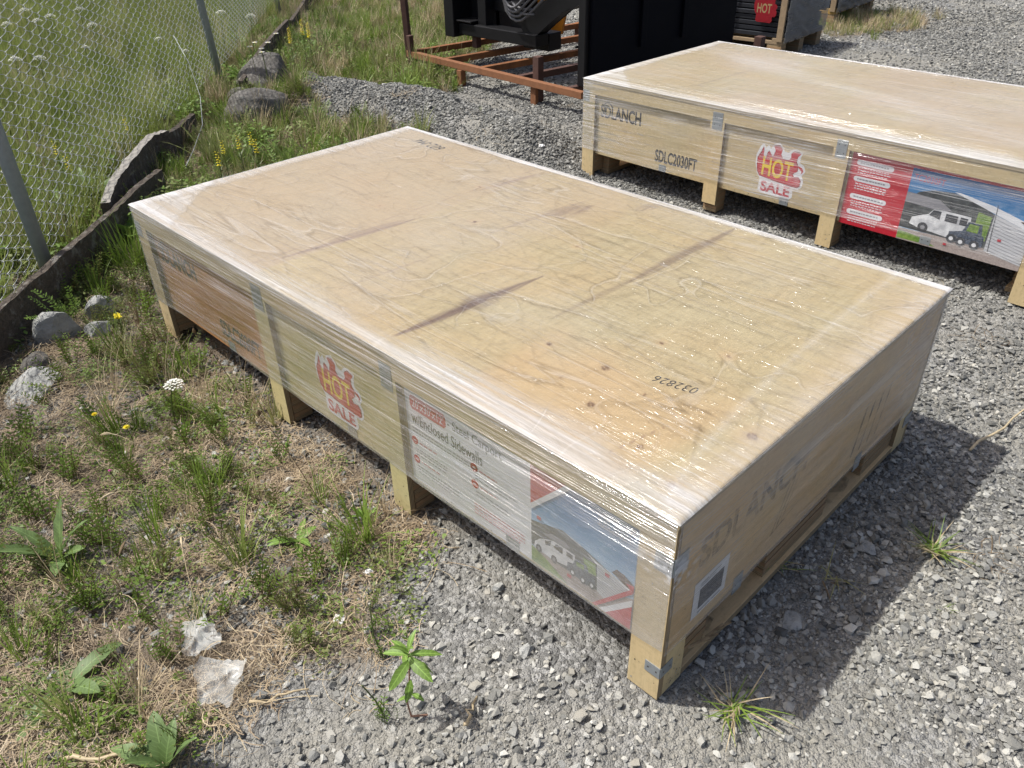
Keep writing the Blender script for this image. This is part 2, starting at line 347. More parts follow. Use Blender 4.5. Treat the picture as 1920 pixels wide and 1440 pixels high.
# ------------------------------------------------------------------ instancing of uncountable stuff
def source_coll(name, meshes):
    c = bpy.data.collections.new(name)
    for i, me in enumerate(meshes):
        o = bpy.data.objects.new('%s_%02d' % (name, i), me); c.objects.link(o)
    return c
def scatter(name, label, cat, meshes, X, Y, Z, rot, scl, idx, parent=None):
    n = len(X); me = bpy.data.meshes.new(name); me.vertices.add(n)
    me.vertices.foreach_set('co', np.stack([X, Y, Z], -1).astype(np.float32).ravel())
    a = me.attributes.new('rot', 'FLOAT_VECTOR', 'POINT'); a.data.foreach_set('vector', rot.astype(np.float32).ravel())
    a = me.attributes.new('scl', 'FLOAT_VECTOR', 'POINT')
    if scl.ndim == 1: scl = np.stack([scl] * 3, -1)
    a.data.foreach_set('vector', scl.astype(np.float32).ravel())
    a = me.attributes.new('idx', 'INT', 'POINT'); a.data.foreach_set('value', idx.astype(np.int32))
    for q in {m.name: m for s in meshes for m in s.materials}.values(): me.materials.append(q)
    o = link(name, me); tag(o, label, cat, None, 'stuff')
    ng = bpy.data.node_groups.new(name, 'GeometryNodeTree')
    ng.interface.new_socket('Geometry', in_out='INPUT', socket_type='NodeSocketGeometry')
    ng.interface.new_socket('Geometry', in_out='OUTPUT', socket_type='NodeSocketGeometry')
    N = ng.nodes; gi = N.new('NodeGroupInput'); go = N.new('NodeGroupOutput')
    ip = N.new('GeometryNodeInstanceOnPoints'); ci = N.new('GeometryNodeCollectionInfo')
    ci.inputs['Collection'].default_value = source_coll(name + '_src', meshes)
    ci.inputs['Separate Children'].default_value = True; ci.inputs['Reset Children'].default_value = True
    def na(nm, ty): q = N.new('GeometryNodeInputNamedAttribute'); q.data_type = ty; q.inputs['Name'].default_value = nm; return [s for s in q.outputs if s.enabled and s.name == 'Attribute'][0]
    e2r = N.new('FunctionNodeEulerToRotation')
    Lk = ng.links.new
    Lk(gi.outputs[0], ip.inputs['Points']); Lk(ci.outputs[0], ip.inputs['Instance'])
    ip.inputs['Pick Instance'].default_value = True
    Lk(na('idx', 'INT'), ip.inputs['Instance Index']); Lk(na('rot', 'FLOAT_VECTOR'), e2r.inputs[0]); Lk(e2r.outputs[0], ip.inputs['Rotation'])
    Lk(na('scl', 'FLOAT_VECTOR'), ip.inputs['Scale']); Lk(ip.outputs[0], go.inputs[0])
    md = o.modifiers.new('scatter', 'NODES'); md.node_group = ng
    return o
def stone_mat(name, lo, hi, warm=(0.42, 0.39, 0.32), dull=(0.2, 0.2, 0.19)):
    t = NT(name); oi = t.n('ObjectInfo'); r = oi.outputs['Random']; co = t.objco()
    c = t.ramp(r, [(0.0, tuple(v * 0.75 for v in lo)), (0.3, lo), (0.62, tuple((a + b) / 2 for a, b in zip(lo, hi))), (0.9, hi), (1.0, tuple(min(0.6, v * 1.12) for v in hi))])
    c2 = t.mix(t.ramp(t.math('FRACT', t.math('MULTIPLY', r, 37.0)), [(0.5, 0.0), (1.0, 0.55)]), c, warm)
    n = t.noise(co, 3.5, 5, 0.7)
    c3 = t.mix(t.math('MULTIPLY', n, 0.3), c2, dull); 
    t.principled(c3, 0.92, 0, t.bump(n, 0.3, 0.08), 0.2); return t.mat
M_STONE = stone_mat('crushed_stone', (0.215, 0.213, 0.193), (0.48, 0.472, 0.425))
def stone_mesh(name, seed, mat, n=11, fl=0.68):
    rg = random.Random(seed); bm = bmesh.new()
    for i in range(n):
        v = Vector((rg.gauss(0, 1), rg.gauss(0, 1), rg.gauss(0, 1))).normalized() * rg.uniform(0.75, 1.05)
        bm.verts.new((v.x * 0.5, v.y * 0.5 * rg.uniform(0.75, 0.95), v.z * 0.5 * fl))
    r = bmesh.ops.convex_hull(bm, input=bm.verts[:])
    for q in [v for v in bm.verts if not v.link_faces]: bm.verts.remove(q)
    me = bpy.data.meshes.new(name); bm.to_mesh(me); bm.free(); me.materials.append(mat); return me
M_STONED = stone_mat('clean_crushed_stone', (0.135, 0.136, 0.127), (0.35, 0.347, 0.318), (0.27, 0.26, 0.225), (0.12, 0.12, 0.12))
STONES = [stone_mesh('stone_shape', i, M_STONE) for i in range(10)] + [stone_mesh('stone_shape', 40 + i, M_STONED) for i in range(10)]
CAMXY = np.array([-1.0, -0.58]); CR = np.array(camo.rotation_euler.to_matrix())
def in_view(X, Y, Z=0.0, m=0.18):
    q = (np.stack([X - (-1.0006), Y - (-0.5797), np.zeros_like(X) + Z - 1.6185], -1)) @ CR
    d = -q[:, 2]; u = q[:, 0] / np.maximum(d, 0.05) * 1499.5 / 960; v = q[:, 1] / np.maximum(d, 0.05) * 1499.5 / 720
    return (d > 0.1) & (np.abs(u) < 1 + m + 0.25) & (v < 1 + m) & (v > -1 - m - 0.25)
def pts_in(x0, x1, y0, y1, dens, seed):
    r = np.random.default_rng(seed); n = int((x1 - x0) * (y1 - y0) * dens)
    X = r.uniform(x0, x1, n); Y = r.uniform(y0, y1, n); k = in_view(X, Y); return X[k], Y[k], r
# gravel: many sizes, coarser with distance
SX, SY, SS = [], [], []
for (x0, x1, y0, y1, dens, a, b, seed) in [
        (-2.2, 3.2, -1.8, 3.4, 6500, 0.007, 0.014, 1), (-2.2, 4.2, -1.8, 5.4, 4600, 0.014, 0.029, 2), (-2.2, 4.2, -1.8, 5.4, 520, 0.027, 0.044, 3),
        (2.6, 6.5, 0.0, 6.0, 2400, 0.016, 0.03, 4), (4.2, 8.5, -0.5, 6.5, 1500, 0.02, 0.036, 5), (6.5, 12.0, 0.5, 6.5, 900, 0.024, 0.042, 6),
        (8.5, 16.0, 0.5, 9, 350, 0.03, 0.05, 7), (1.9, 3.2, 2.4, 5.5, 3500, 0.015, 0.032, 8)]:
    X, Y, r = pts_in(x0, x1, y0, y1, dens, seed)
    v = veg_mask(X, Y); sandy = sstep(0.43, 0.60, fbm(X * 1.9 + 3, Y * 1.9 + 8, 4)) * 0.72
    bd = ((X - 1.5) * 0.344 + (Y - 0.38) * 0.939); sandy = np.maximum(sandy, 0.8 * np.exp(-(bd / 0.11) ** 2) * (X > 1.35) * sstep(.3, .55, fbm(X * 5, Y * 5, 3)))
    sparse = 0.13 + 0.3 * sstep(0.5, 0.65, fbm(X * 2.4 + 40, Y * 2.4, 3)) * (Y < 3.4)
    keep = r.random(len(X)) < (1 - sandy) * (1 - v) + v * sparse
    keep &= ~((X > 0.25) & (X < 1.1) & (Y > 0.3) & (Y < 2.2))
    X, Y = X[keep], Y[keep]; s = a + (b - a) * r.random(len(X)) ** 1.8
    SX.append(X); SY.append(Y); SS.append(s)
SX = np.concatenate(SX); SY = np.concatenate(SY); SS = np.concatenate(SS); n = len(SX)
# keep the crate feet clear of stones standing inside the wood
rot = np.stack([RNG.normal(0, 0.35, n), RNG.normal(0, 0.35, n), RNG.uniform(0, 6.28, n)], -1)
SZ = ground_z(SX, SY) + SS * RNG.uniform(-0.05, 0.28, n)
big = SS > 0.02; feet = (SX > -0.02) & (SX < 1.35) & (SY > -0.02) & (SY < 2.49)
SZ[feet] = np.minimum(SZ[feet], 0.0 - SS[feet] * 0.25)
scatter('gravel_stones', 'loose angular grey crushed stones covering the yard', 'gravel', STONES, SX, SY, SZ, rot, SS, np.where(RNG.random(n) < dust_mask(SX, SY), RNG.integers(0, 10, n), RNG.integers(10, 20, n)))
print('stones', n)
# ------------------------------------------------------------------ text outlines -> geometry
_TC = {}
def text_geo(s, shear=0.0, bold=0.0, spacing=1.0):
    key = (s, shear, bold, spacing)
    if key in _TC: return _TC[key]
    cu = bpy.data.curves.new('txt', 'FONT'); cu.body = s; cu.shear = shear; cu.offset = bold; cu.resolution_u = 3; cu.space_character = spacing
    o = bpy.data.objects.new('txt', cu); COL.objects.link(o); dg = bpy.context.evaluated_depsgraph_get()
    me = bpy.data.meshes.new_from_object(o.evaluated_get(dg)); V = [tuple(v.co) for v in me.vertices]; F = [tuple(p.vertices) for p in me.polygons]
    bpy.data.objects.remove(o); bpy.data.curves.remove(cu); bpy.data.meshes.remove(me)
    xs = [v[0] for v in V]; ys = [v[1] for v in V]; x0, x1, y0, y1 = min(xs), max(xs), min(ys), max(ys)
    V = [((v[0] - x0) / (x1 - x0), (v[1] - y0) / (y1 - y0)) for v in V]; _TC[key] = (V, F); return V, F
def put_text(mb, s, P, s0, s1, z0, z1, off, m, **k):
    V, F = text_geo(s, **k); mb.add([P(s0 + v[0] * (s1 - s0), z0 + v[1] * (z1 - z0), off) for v in V], F, m)
def put_poly(mb, P, pts, off, m): mb.poly([P(a, b, off) for a, b in pts], m)
def circle(cx, cz, r, n=16, ax=1.0): return [(cx + r * ax * math.cos(2 * math.pi * k / n), cz + r * math.sin(2 * math.pi * k / n)) for k in range(n)]

# ------------------------------------------------------------------ crates
CW, CL, CH = 1.330, 2.468, 0.55
def crease_field(nu, nv, W, L, seed, n, amp=1.0, main=math.pi / 2, far_crumple=True):
    rg = np.random.default_rng(seed); H = np.zeros((nu, nv)); us = np.linspace(0, W, nu); vs = np.linspace(0, L, nv)
    for i in range(n):
        cx, cy = rg.uniform(0, W), rg.uniform(0, L)
        far = cy > 1.45
        if far and far_crumple and rg.random() < 0.7: ang = rg.uniform(0, math.pi); ln = rg.uniform(0.03, 0.2)
        elif rg.random() < 0.75: ang = main + rg.normal(0.10, 0.20) + (0.75 if rg.random() < .22 else 0); ln = 0.06 + 0.75 * rg.random() ** 2.2
        else: ang = rg.uniform(0, math.pi); ln = rg.uniform(0.04, 0.25)
        A = amp * rg.uniform(0.0005, 0.0022) * (1 if rg.random() < .75 else -0.8); s = rg.uniform(0.0016, 0.0032); cv = rg.normal(0, 0.22)
        dx, dy = math.cos(ang), math.sin(ang); R = ln / 2 + 0.02
        hx = abs(dx) * R + 0.03; hy = abs(dy) * R + 0.03
        i0, i1 = np.searchsorted(us, [cx - hx, cx + hx]); j0, j1 = np.searchsorted(vs, [cy - hy, cy + hy])
        if i1 - i0 < 2 or j1 - j0 < 2: continue
        U, V = np.meshgrid(us[i0:i1] - cx, vs[j0:j1] - cy, indexing='ij')
        al = U * dx + V * dy; pe = -U * dy + V * dx + cv * al * al + 0.0018 * np.sin(al * 40 + i)
        H[i0:i1, j0:j1] += A * np.exp(-(pe / s) ** 2) * sstep(ln / 2, ln / 2 * 0.5, np.abs(al))
    return H
def make_film(parent, seed, end_open):
    e = 0.006; du = 0.0045 if seed == 1 else 0.006
    parts = []
    # top sheet
    nu = int(CW / du) + 1; nv = int(CL / du) + 1
    us = np.linspace(-e, CW + e, nu); vs = np.linspace(-e, CL + e, nv); U, V = np.meshgrid(us, vs, indexing='ij')
    H = crease_field(nu, nv, CW, CL, seed, 1500); FO = np.clip(np.abs(H) / 0.0022 - 0.12, 0, 1) * (0.85 if seed == 1 else 0.5); H = H + (fbm(U * 7 + seed, V * 7, 3) - 0.5) * 0.005 + (fbm(U * 40, V * 16 + seed, 3) - 0.5) * 0.0022
    ed = np.minimum(np.minimum(U + e, CW + e - U), np.minimum(V + e, CL + e - V))
    Z = CH + 0.0035 + np.abs(H) * sstep(0, 0.03, ed) - 0.005 * (1 - sstep(0, 0.008, ed))
    wv = (fbm(U * 5, V * 5, 3) - 0.5) * 0.05
    dl = U + wv * 0.7; dr = CW - U + wv * 0.5; dn = V + wv; df = CL - V + wv
    hz = 0.30 * sstep(0.085, 0.01, dl) * (0.55 + 0.45 * sstep(0.2, 0.6, V)) + 0.55 * sstep(0.04, 0.025, dr) + 0.36 * sstep(0.085, 0.03, df) + 0.12 * sstep(0.07, 0.01, dn)
    hz += 0.22 * sstep(0.34, 0.31, df + dl * 0.95 + wv) * (df > 0)                       # folded flap at one corner
    hz += 0.32 * sstep(0.13, 0.03, dl + wv * 1.5) * sstep(1.3, 0.2, V)  # glare along the near long edge, painted as extra white haze
    if seed == 3:   # crossing band of doubled film
        hz += 0.10 * np.exp(-((U - 0.7 - (V - 1.3) * 0.35) / 0.09) ** 4); hz += 0.06
    hz += 0.07 * sstep(0.4, 0.75, fbm(U * 2.2 + seed, V * 2.2, 3)) 
    dc = V - (0.02 + 0.20 * np.sqrt(np.clip(U / CW, 0, 1)) * (1 - 0.35 * U / CW))          # overlap curve near the end
    hz += 0.10 * np.exp(-(dc / 0.012) ** 2) + 0.05 * (dc < 0)
    parts.append((np.stack([U, V, Z], -1), np.clip(hz * (0.1 + 1.8 * fbm(U * 110, V * 3, 4)), 0, .85), np.stack([V, U, 0 * U], -1), np.clip(0.12 + (1.0 + .5 * sstep(1.3, .3, V)) * sstep(0.22, 0.03, dl) + 0.5 * sstep(0.12, 0.02, dr) + (0.35 if seed == 3 else 0), 0, 1.3), FO))  # stronger streaks by the long edge are part of its painted glare
    # long and short sides
    def side(n, length, fn, sd, strength, boost, zlo):
        m = 72; a = np.linspace(0, length, n); A, T = np.meshgrid(a, np.linspace(0, 1, m), indexing='ij')
        zb = zlo + (fbm(A * 2 + sd, A * 0 + sd, 3) - 0.5) * 0.05
        Zs = zb + (CH + 0.001 - zb) * T
        D = e + (fbm(A * 3 + sd, Zs * 70 + A * 3, 3) - 0.35) * 0.0045 + np.abs(fbm(A * 1.5, Zs * 30 + sd, 2) - 0.5) * 0.007
        D = D * sstep(0, 0.02, CH - Zs + 0.004) + e * (1 - sstep(0, 0.02, CH - Zs + 0.004)); D *= 0.6 + 0.4 * sstep(0, 0.1, np.minimum(A, length - A))
        h = 0.05 * sstep(0.09, 0.01, CH - Zs) + 0.22 * np.exp(-((Zs - 0.435 + (fbm(A * 2, A * 0 + 3, 3) - .5) * .05) / 0.018) ** 2) * sstep(0.3, 0.6, fbm(A * 4, Zs * 3 + sd, 3)) + 0.10 * np.exp(-((Zs - zb - 0.01) / 0.012) ** 2)
        h += boost(A, Zs)
        parts.append((fn(A, Zs, D), np.clip(h, 0, 0.9), np.stack([A, Zs * 1.0 + 5 + A * 0.02, 0 * A], -1), np.clip(strength(A, Zs), 0, 2.6), 0 * A))
    lz = 0.165
    gl2 = (lambda A, Z: 0.01 + 0.08 * np.exp(-((A - 1.1) / 0.45) ** 2)) if seed == 3 else (lambda A, Z: 0.07 * sstep(1.9, 2.35, A) * fbm(A * 9, Z * 9, 3) + 0.16 * np.exp(-(((Z - 0.41 - (A) * 0.06) / 0.012) ** 2)) * sstep(0.5, 0.05, A) + 0.8 * sstep(0.15, 0.0, A) * np.exp(-((Z - 0.41) / 0.03) ** 2) * sstep(.35, .6, fbm(A * 50, Z * 70, 3)))  # rear crate: painted glare; near crate: milky bunched film with painted corner glints
    st2 = (lambda A, Z: 1.1 + 1.2 * np.exp(-((A - 1.15) / 0.4) ** 2)) if seed == 3 else (lambda A, Z: 0.55 + 0.25 * sstep(0.2, 0.5, fbm(A * 2, Z * 4, 3)) + 0.5 * sstep(.42, .5, Z) - 0.28 * sstep(.45, .3, A) * sstep(.42, .38, Z))  # rear crate: raised white streaks stand in for sun glints
    side(412, CL, lambda A, Z, D: np.stack([-D, A, Z], -1), 11 + seed, st2, gl2, lz)
    side(240, CL, lambda A, Z, D: np.stack([CW + D, CL - A, Z], -1), 13 + seed, lambda A, Z: 0.6 + 0 * A, lambda A, Z: 0.1 + 0 * A, lz)
    side(226, CW, lambda A, Z, D: np.stack([A, -D, Z], -1), 15 + seed, lambda A, Z: 0.75 + 0 * A,
         lambda A, Z: 0.02 + 0.9 * sstep(0.13, 0.0, A) * np.exp(-((Z - 0.40) / 0.04) ** 2) * sstep(.35, .6, fbm(A * 60, Z * 60, 3)) + 0.30 * sstep(0.85, 1.25, A) * fbm(A * 16, Z * 10, 3) + 0.07 * sstep(0.25, 0.5, Z) * sstep(.1, .5, A) + 0.10 * sstep(0.3, 0.6, fbm(A * 6, Z * 16, 3)), 0.15)  # bunched film at the near corner, its glints painted as haze patches
    side(226, CW, lambda A, Z, D: np.stack([CW - A, CL + D, Z], -1), 17 + seed, lambda A, Z: 0.6 + 0 * A, lambda A, Z: 0.2 + 0 * A, lz)
    VV, FF, HH, CC, SS_ = [], [], [], [], []; base = 0
    FOL = []
    for P, h, fc, st, fo in parts:
        FOL.append(fo.ravel())
        a, b = P.shape[:2]; idx = np.arange(a * b).reshape(a, b) + base
        FF.append(np.stack([idx[:-1, :-1], idx[1:, :-1], idx[1:, 1:], idx[:-1, 1:]], -1).reshape(-1, 4)); base += a * b
        VV.append(P.reshape(-1, 3)); HH.append(h.ravel()); CC.append(fc.reshape(-1, 3)); SS_.append(st.ravel())
    P = np.concatenate(VV)[:, None, :]
    me = bpy.data.meshes.new('stretch_film'); F = np.concatenate(FF)
    me.vertices.add(len(P)); me.vertices.foreach_set('co', P.astype(np.float32).ravel())
    me.loops.add(len(F) * 4); me.loops.foreach_set('vertex_index', F.ravel().astype(np.int32)); me.polygons.add(len(F))
    me.polygons.foreach_set('loop_start', np.arange(0, len(F) * 4, 4, dtype=np.int32)); me.polygons.foreach_set('loop_total', np.full(len(F), 4, dtype=np.int32))
    me.polygons.foreach_set('use_smooth', np.full(len(F), True)); me.update(calc_edges=True); me.materials.append(M_FILM)
    ncr = (nu * nv, base - nu * nv); CRS = [np.full(ncr[0], 1.0 if seed == 1 else .7), np.full(ncr[1], 0.0)]
    for nm, arr in (('crease', CRS), ('haze', HH), ('streak', SS_), ('fold', FOL)):
        at = me.attributes.new(nm, 'FLOAT', 'POINT'); at.data.foreach_set('value', np.concatenate(arr).astype(np.float32))
    at = me.attributes.new('fc', 'FLOAT_VECTOR', 'POINT'); at.data.foreach_set('vector', np.concatenate(CC).astype(np.float32).ravel())
    o = link('stretch_film', me, parent); return o

def top_panel(parent, seed):
    du = 0.006 if seed == 1 else 0.012
    us = np.arange(-0.003, CW + 0.003 + 1e-6, du); vs = np.arange(-0.003, CL + 0.003 + 1e-6, du)
    us = np.concatenate([[us[0]], us, [us[-1]]]); vs = np.concatenate([[vs[0]], vs, [vs[-1]]]); U, V = np.meshgrid(us, vs, indexing='ij')
    Z = np.full(U.shape, CH); Z[0] = Z[-1] = CH - 0.016; Z[:, 0] = Z[:, -1] = CH - 0.016
    st = np.zeros(U.shape); kn = np.zeros(U.shape); og = np.zeros(U.shape); pk = np.zeros(U.shape)
    fib = fbm(U * 6, V * 170, 4)
    def lens(x0, y0, x1, y1, wd, k):    # a lens of mineral streak along the grain
        nonlocal st
        e = np.array([x1 - x0, y1 - y0]); t = ((U - x0) * e[0] + (V - y0) * e[1]) / (e @ e); dd = ((V - y0) * e[0] - (U - x0) * e[1]) / np.hypot(*e)
        prof = np.clip(1 - (2 * t - 1) ** 2, 0, 1); w_ = wd * prof + 1e-4
        st = np.maximum(st, k * np.exp(-np.abs(dd / w_) ** 3) * (prof > 0) * sstep(0.3, 0.6, fib + 0.12))
    if seed == 1:
        lens(0.05, 0.962, 0.60, 0.915, 0.022, 0.8); lens(0.28, 0.945, 0.44, 0.93, 0.040, 0.75); lens(0.09, 1.625, 0.66, 1.55, 0.014, 0.8); lens(0.3, 1.62, 0.6, 1.575, 0.020, 0.5); lens(0.72, 0.70, 1.32, 0.685, 0.024, 0.5)
        lens(0.4, 0.72, 0.9, 0.695, 0.012, 0.3); lens(0.95, 1.24, 1.14, 1.17, 0.045, 0.55); lens(1.2, 1.03, 1.31, 1.0, 0.03, 0.4); lens(0.95, 1.60, 1.27, 1.55, 0.014, 0.6); lens(0.7, 1.27, 1.2, 1.22, 0.012, 0.3); lens(0.12, 1.3, 0.5, 1.27, 0.006, .3)
        lens(0.06, 0.235, 0.23, 0.20, 0.0022, 1.2)
        rr = np.hypot((U - 1.04) / 1.6, V - 1.21 + 0.02 * np.sin(U * 60)); st = np.maximum(st, 0.65 * sstep(0.6, 0.9, np.sin(rr * 260 + 5 * fbm(U * 12, V * 12, 2))) * (rr < 0.045) * fib * 1.6)
        for x, y, r in [(0.328, 0.45, .011), (0.135, 0.196, .008), (0.079, 0.074, .009), (0.331, 0.043, .012), (0.184, 0.375, .010), (0.319, 0.63, .008), (0.58, 0.26, .006), (0.22, 0.5, .005), (0.52, 0.42, .005), (0.30, 0.31, .004), (1.0, 1.62, .005), (0.62, 1.75, .005), (0.75, 1.38, 0.007), (.83, .98, .005)]:
            d = np.hypot(U - x, V - y); kn = np.maximum(kn, 1.0 * sstep(r * 1.15, r * 0.6, d) * (0.5 + 0.5 * sstep(0.25 * r, 0.6 * r, d))); st = np.maximum(st, 0.18 * sstep(r * 2.4, r, d)); og = np.maximum(og, sstep(r * 6, r * 2, d) * 0.6)
        og = np.maximum(og, sstep(0.70, 0.62, V) * sstep(0.12, 0.2, V + U * .15) * sstep(0.50, 0.3, U + (fbm(U * 5, V * 5, 3) - 0.5) * 0.3) * 0.9); og = np.maximum(og, sstep(0.12, 0.0, V) * 0.5)
        pk = sstep(1.58, 1.60, V + 0.045 * U) + 0.6 * sstep(0.3, 0.6, fbm(U * 2, V * 2, 3)) * sstep(0.9, 1.2, V)
        seam = np.exp(-((V - 1.655 + 0.045 * U) / 0.002) ** 2); st = np.maximum(st, seam * 0.5)
    else:
        pk = sstep(0.35, 0.7, fbm(U * 2, V * 2 + 9, 3)); lens(0.2, 1.9, 0.9, 1.86, 0.01, 0.3)
    me = grid_mesh('top_panel', np.stack([U, V, Z], -1), [M_TOP], smooth=False, attrs={'stain': np.clip(st, 0, 1), 'knot': np.clip(kn, 0, 1), 'orange': np.clip(og, 0, 1), 'pink': np.clip(pk, 0, 1)})
    o = link('top_panel', me, parent)
    b = MB(); b.box(0.0, CW, 0.0, CL, CH - 0.0175, CH - 0.0165); b.build('top_panel_underside', M_WOODX, o)
    return o
def boxm(mb, x0, x1, y0, y1, z0, z1, face, edge, thin):
    """box with veneer on the two big faces and laminated edges elsewhere; thin = axis index"""
    b = len(mb.f); mb.box(x0, x1, y0, y1, z0, z1, face)
    big = {2: (0, 1), 1: (2, 3), 0: (4, 5)}[thin]
    for k in range(6):
        if k not in big: mb.m[b + k] = edge
    return mb
def laminated(parent, x0, x1, y0, y1, z0, z1, rg, n=9, name='laminated_block'):
    mb = MB(); h = (z1 - z0) / n
    for k in range(n):
        j = lambda: rg.uniform(0, 0.003)
        mb.box(x0 + j(), x1 - j(), y0 + j(), y1 - j(), z0 + k * h, z0 + (k + 1) * h - 0.0008, k % 2)
    return mb.build(name, [M_EDGE, M_LAM2], parent)
M_LAM2 = simple('laminated_dark_ply', (0.30, 0.19, 0.10), 0.85, 0, 0.3, 60, 0.2)

def hot_sale(parent, P, yc, zc, s, off=0.0008, name='hot_sale_sticker', mats=None):
    """flame sticker; P maps (s, z, offset); coordinates run left to right"""
    q = lambda pts: [(yc + a * s, zc + b * s) for a, b in pts]
    mb = MB()
    outl = [(-1.1, .05), (-1.12, .45), (-.98, .82), (-.85, .98), (-.72, .80), (-.62, .95), (-.5, .80), (-.40, 1.02), (-.15, 1.12), (.02, .98), (.12, .82), (.3, .80), (.42, .95), (.62, 1.02), (.92, .92), (.85, .72), (.85, .5), (1.05, .42), (1.14, .2), (1.02, .0), (1.12, -.2), (1.1, -.45), (.95, -.6), (.72, -.58), (.76, -.95), (.6, -1.12), (.2, -1.1), (-.3, -1.1), (-.66, -1.1), (-.84, -1.0), (-.82, -.5), (-.98, -.3)]
    put_poly(mb, P, q(outl), off, 0)
    fl = [(-1.02, .05), (-1.04, .35), (-.9, .6), (-.82, .85), (-.8, .5), (-.66, .35), (-.62, .62), (-.55, .70), (-.36, .48), (-.28, .75), (-.38, .95), (-.12, 1.0), (.02, .85), (-.02, .66), (.1, .5), (.32, .5), (.45, .62), (.42, .8), (.58, .92), (.85, .86), (.72, .7), (.7, .5), (.8, .35), (.8, .15), (.62, .0), (.7, -.12), (.9, -.08), (1.0, -.2), (1.0, -.42), (.88, -.52), (.4, -.5), (-.3, -.44), (-.85, -.38), (-.98, -.2)]
    put_poly(mb, P, q([(a * 1.02, b * 1.03) for a, b in fl]), off + .0003, 3); put_poly(mb, P, q([(a * .98, b * .98) for a, b in fl]), off + .0006, 1)
    put_poly(mb, P, q([(.78, .38), (.98, .32), (1.06, .2), (.96, .05), (.98, .18), (.86, .26)]), off + .0006, 1)
    put_text(mb, 'HOT', P, yc - .78 * s, yc + .6 * s, zc - .34 * s, zc + .46 * s, off + .0009, 2, bold=0.02)
    put_text(mb, 'SALE', P, yc - .72 * s, yc + .62 * s, zc - 1.0 * s, zc - .56 * s, off + .0009, 1, bold=0.03)
    return mb.build(name, mats or [M_WHITE, M_RED, M_YEL, M_DKRED], parent)

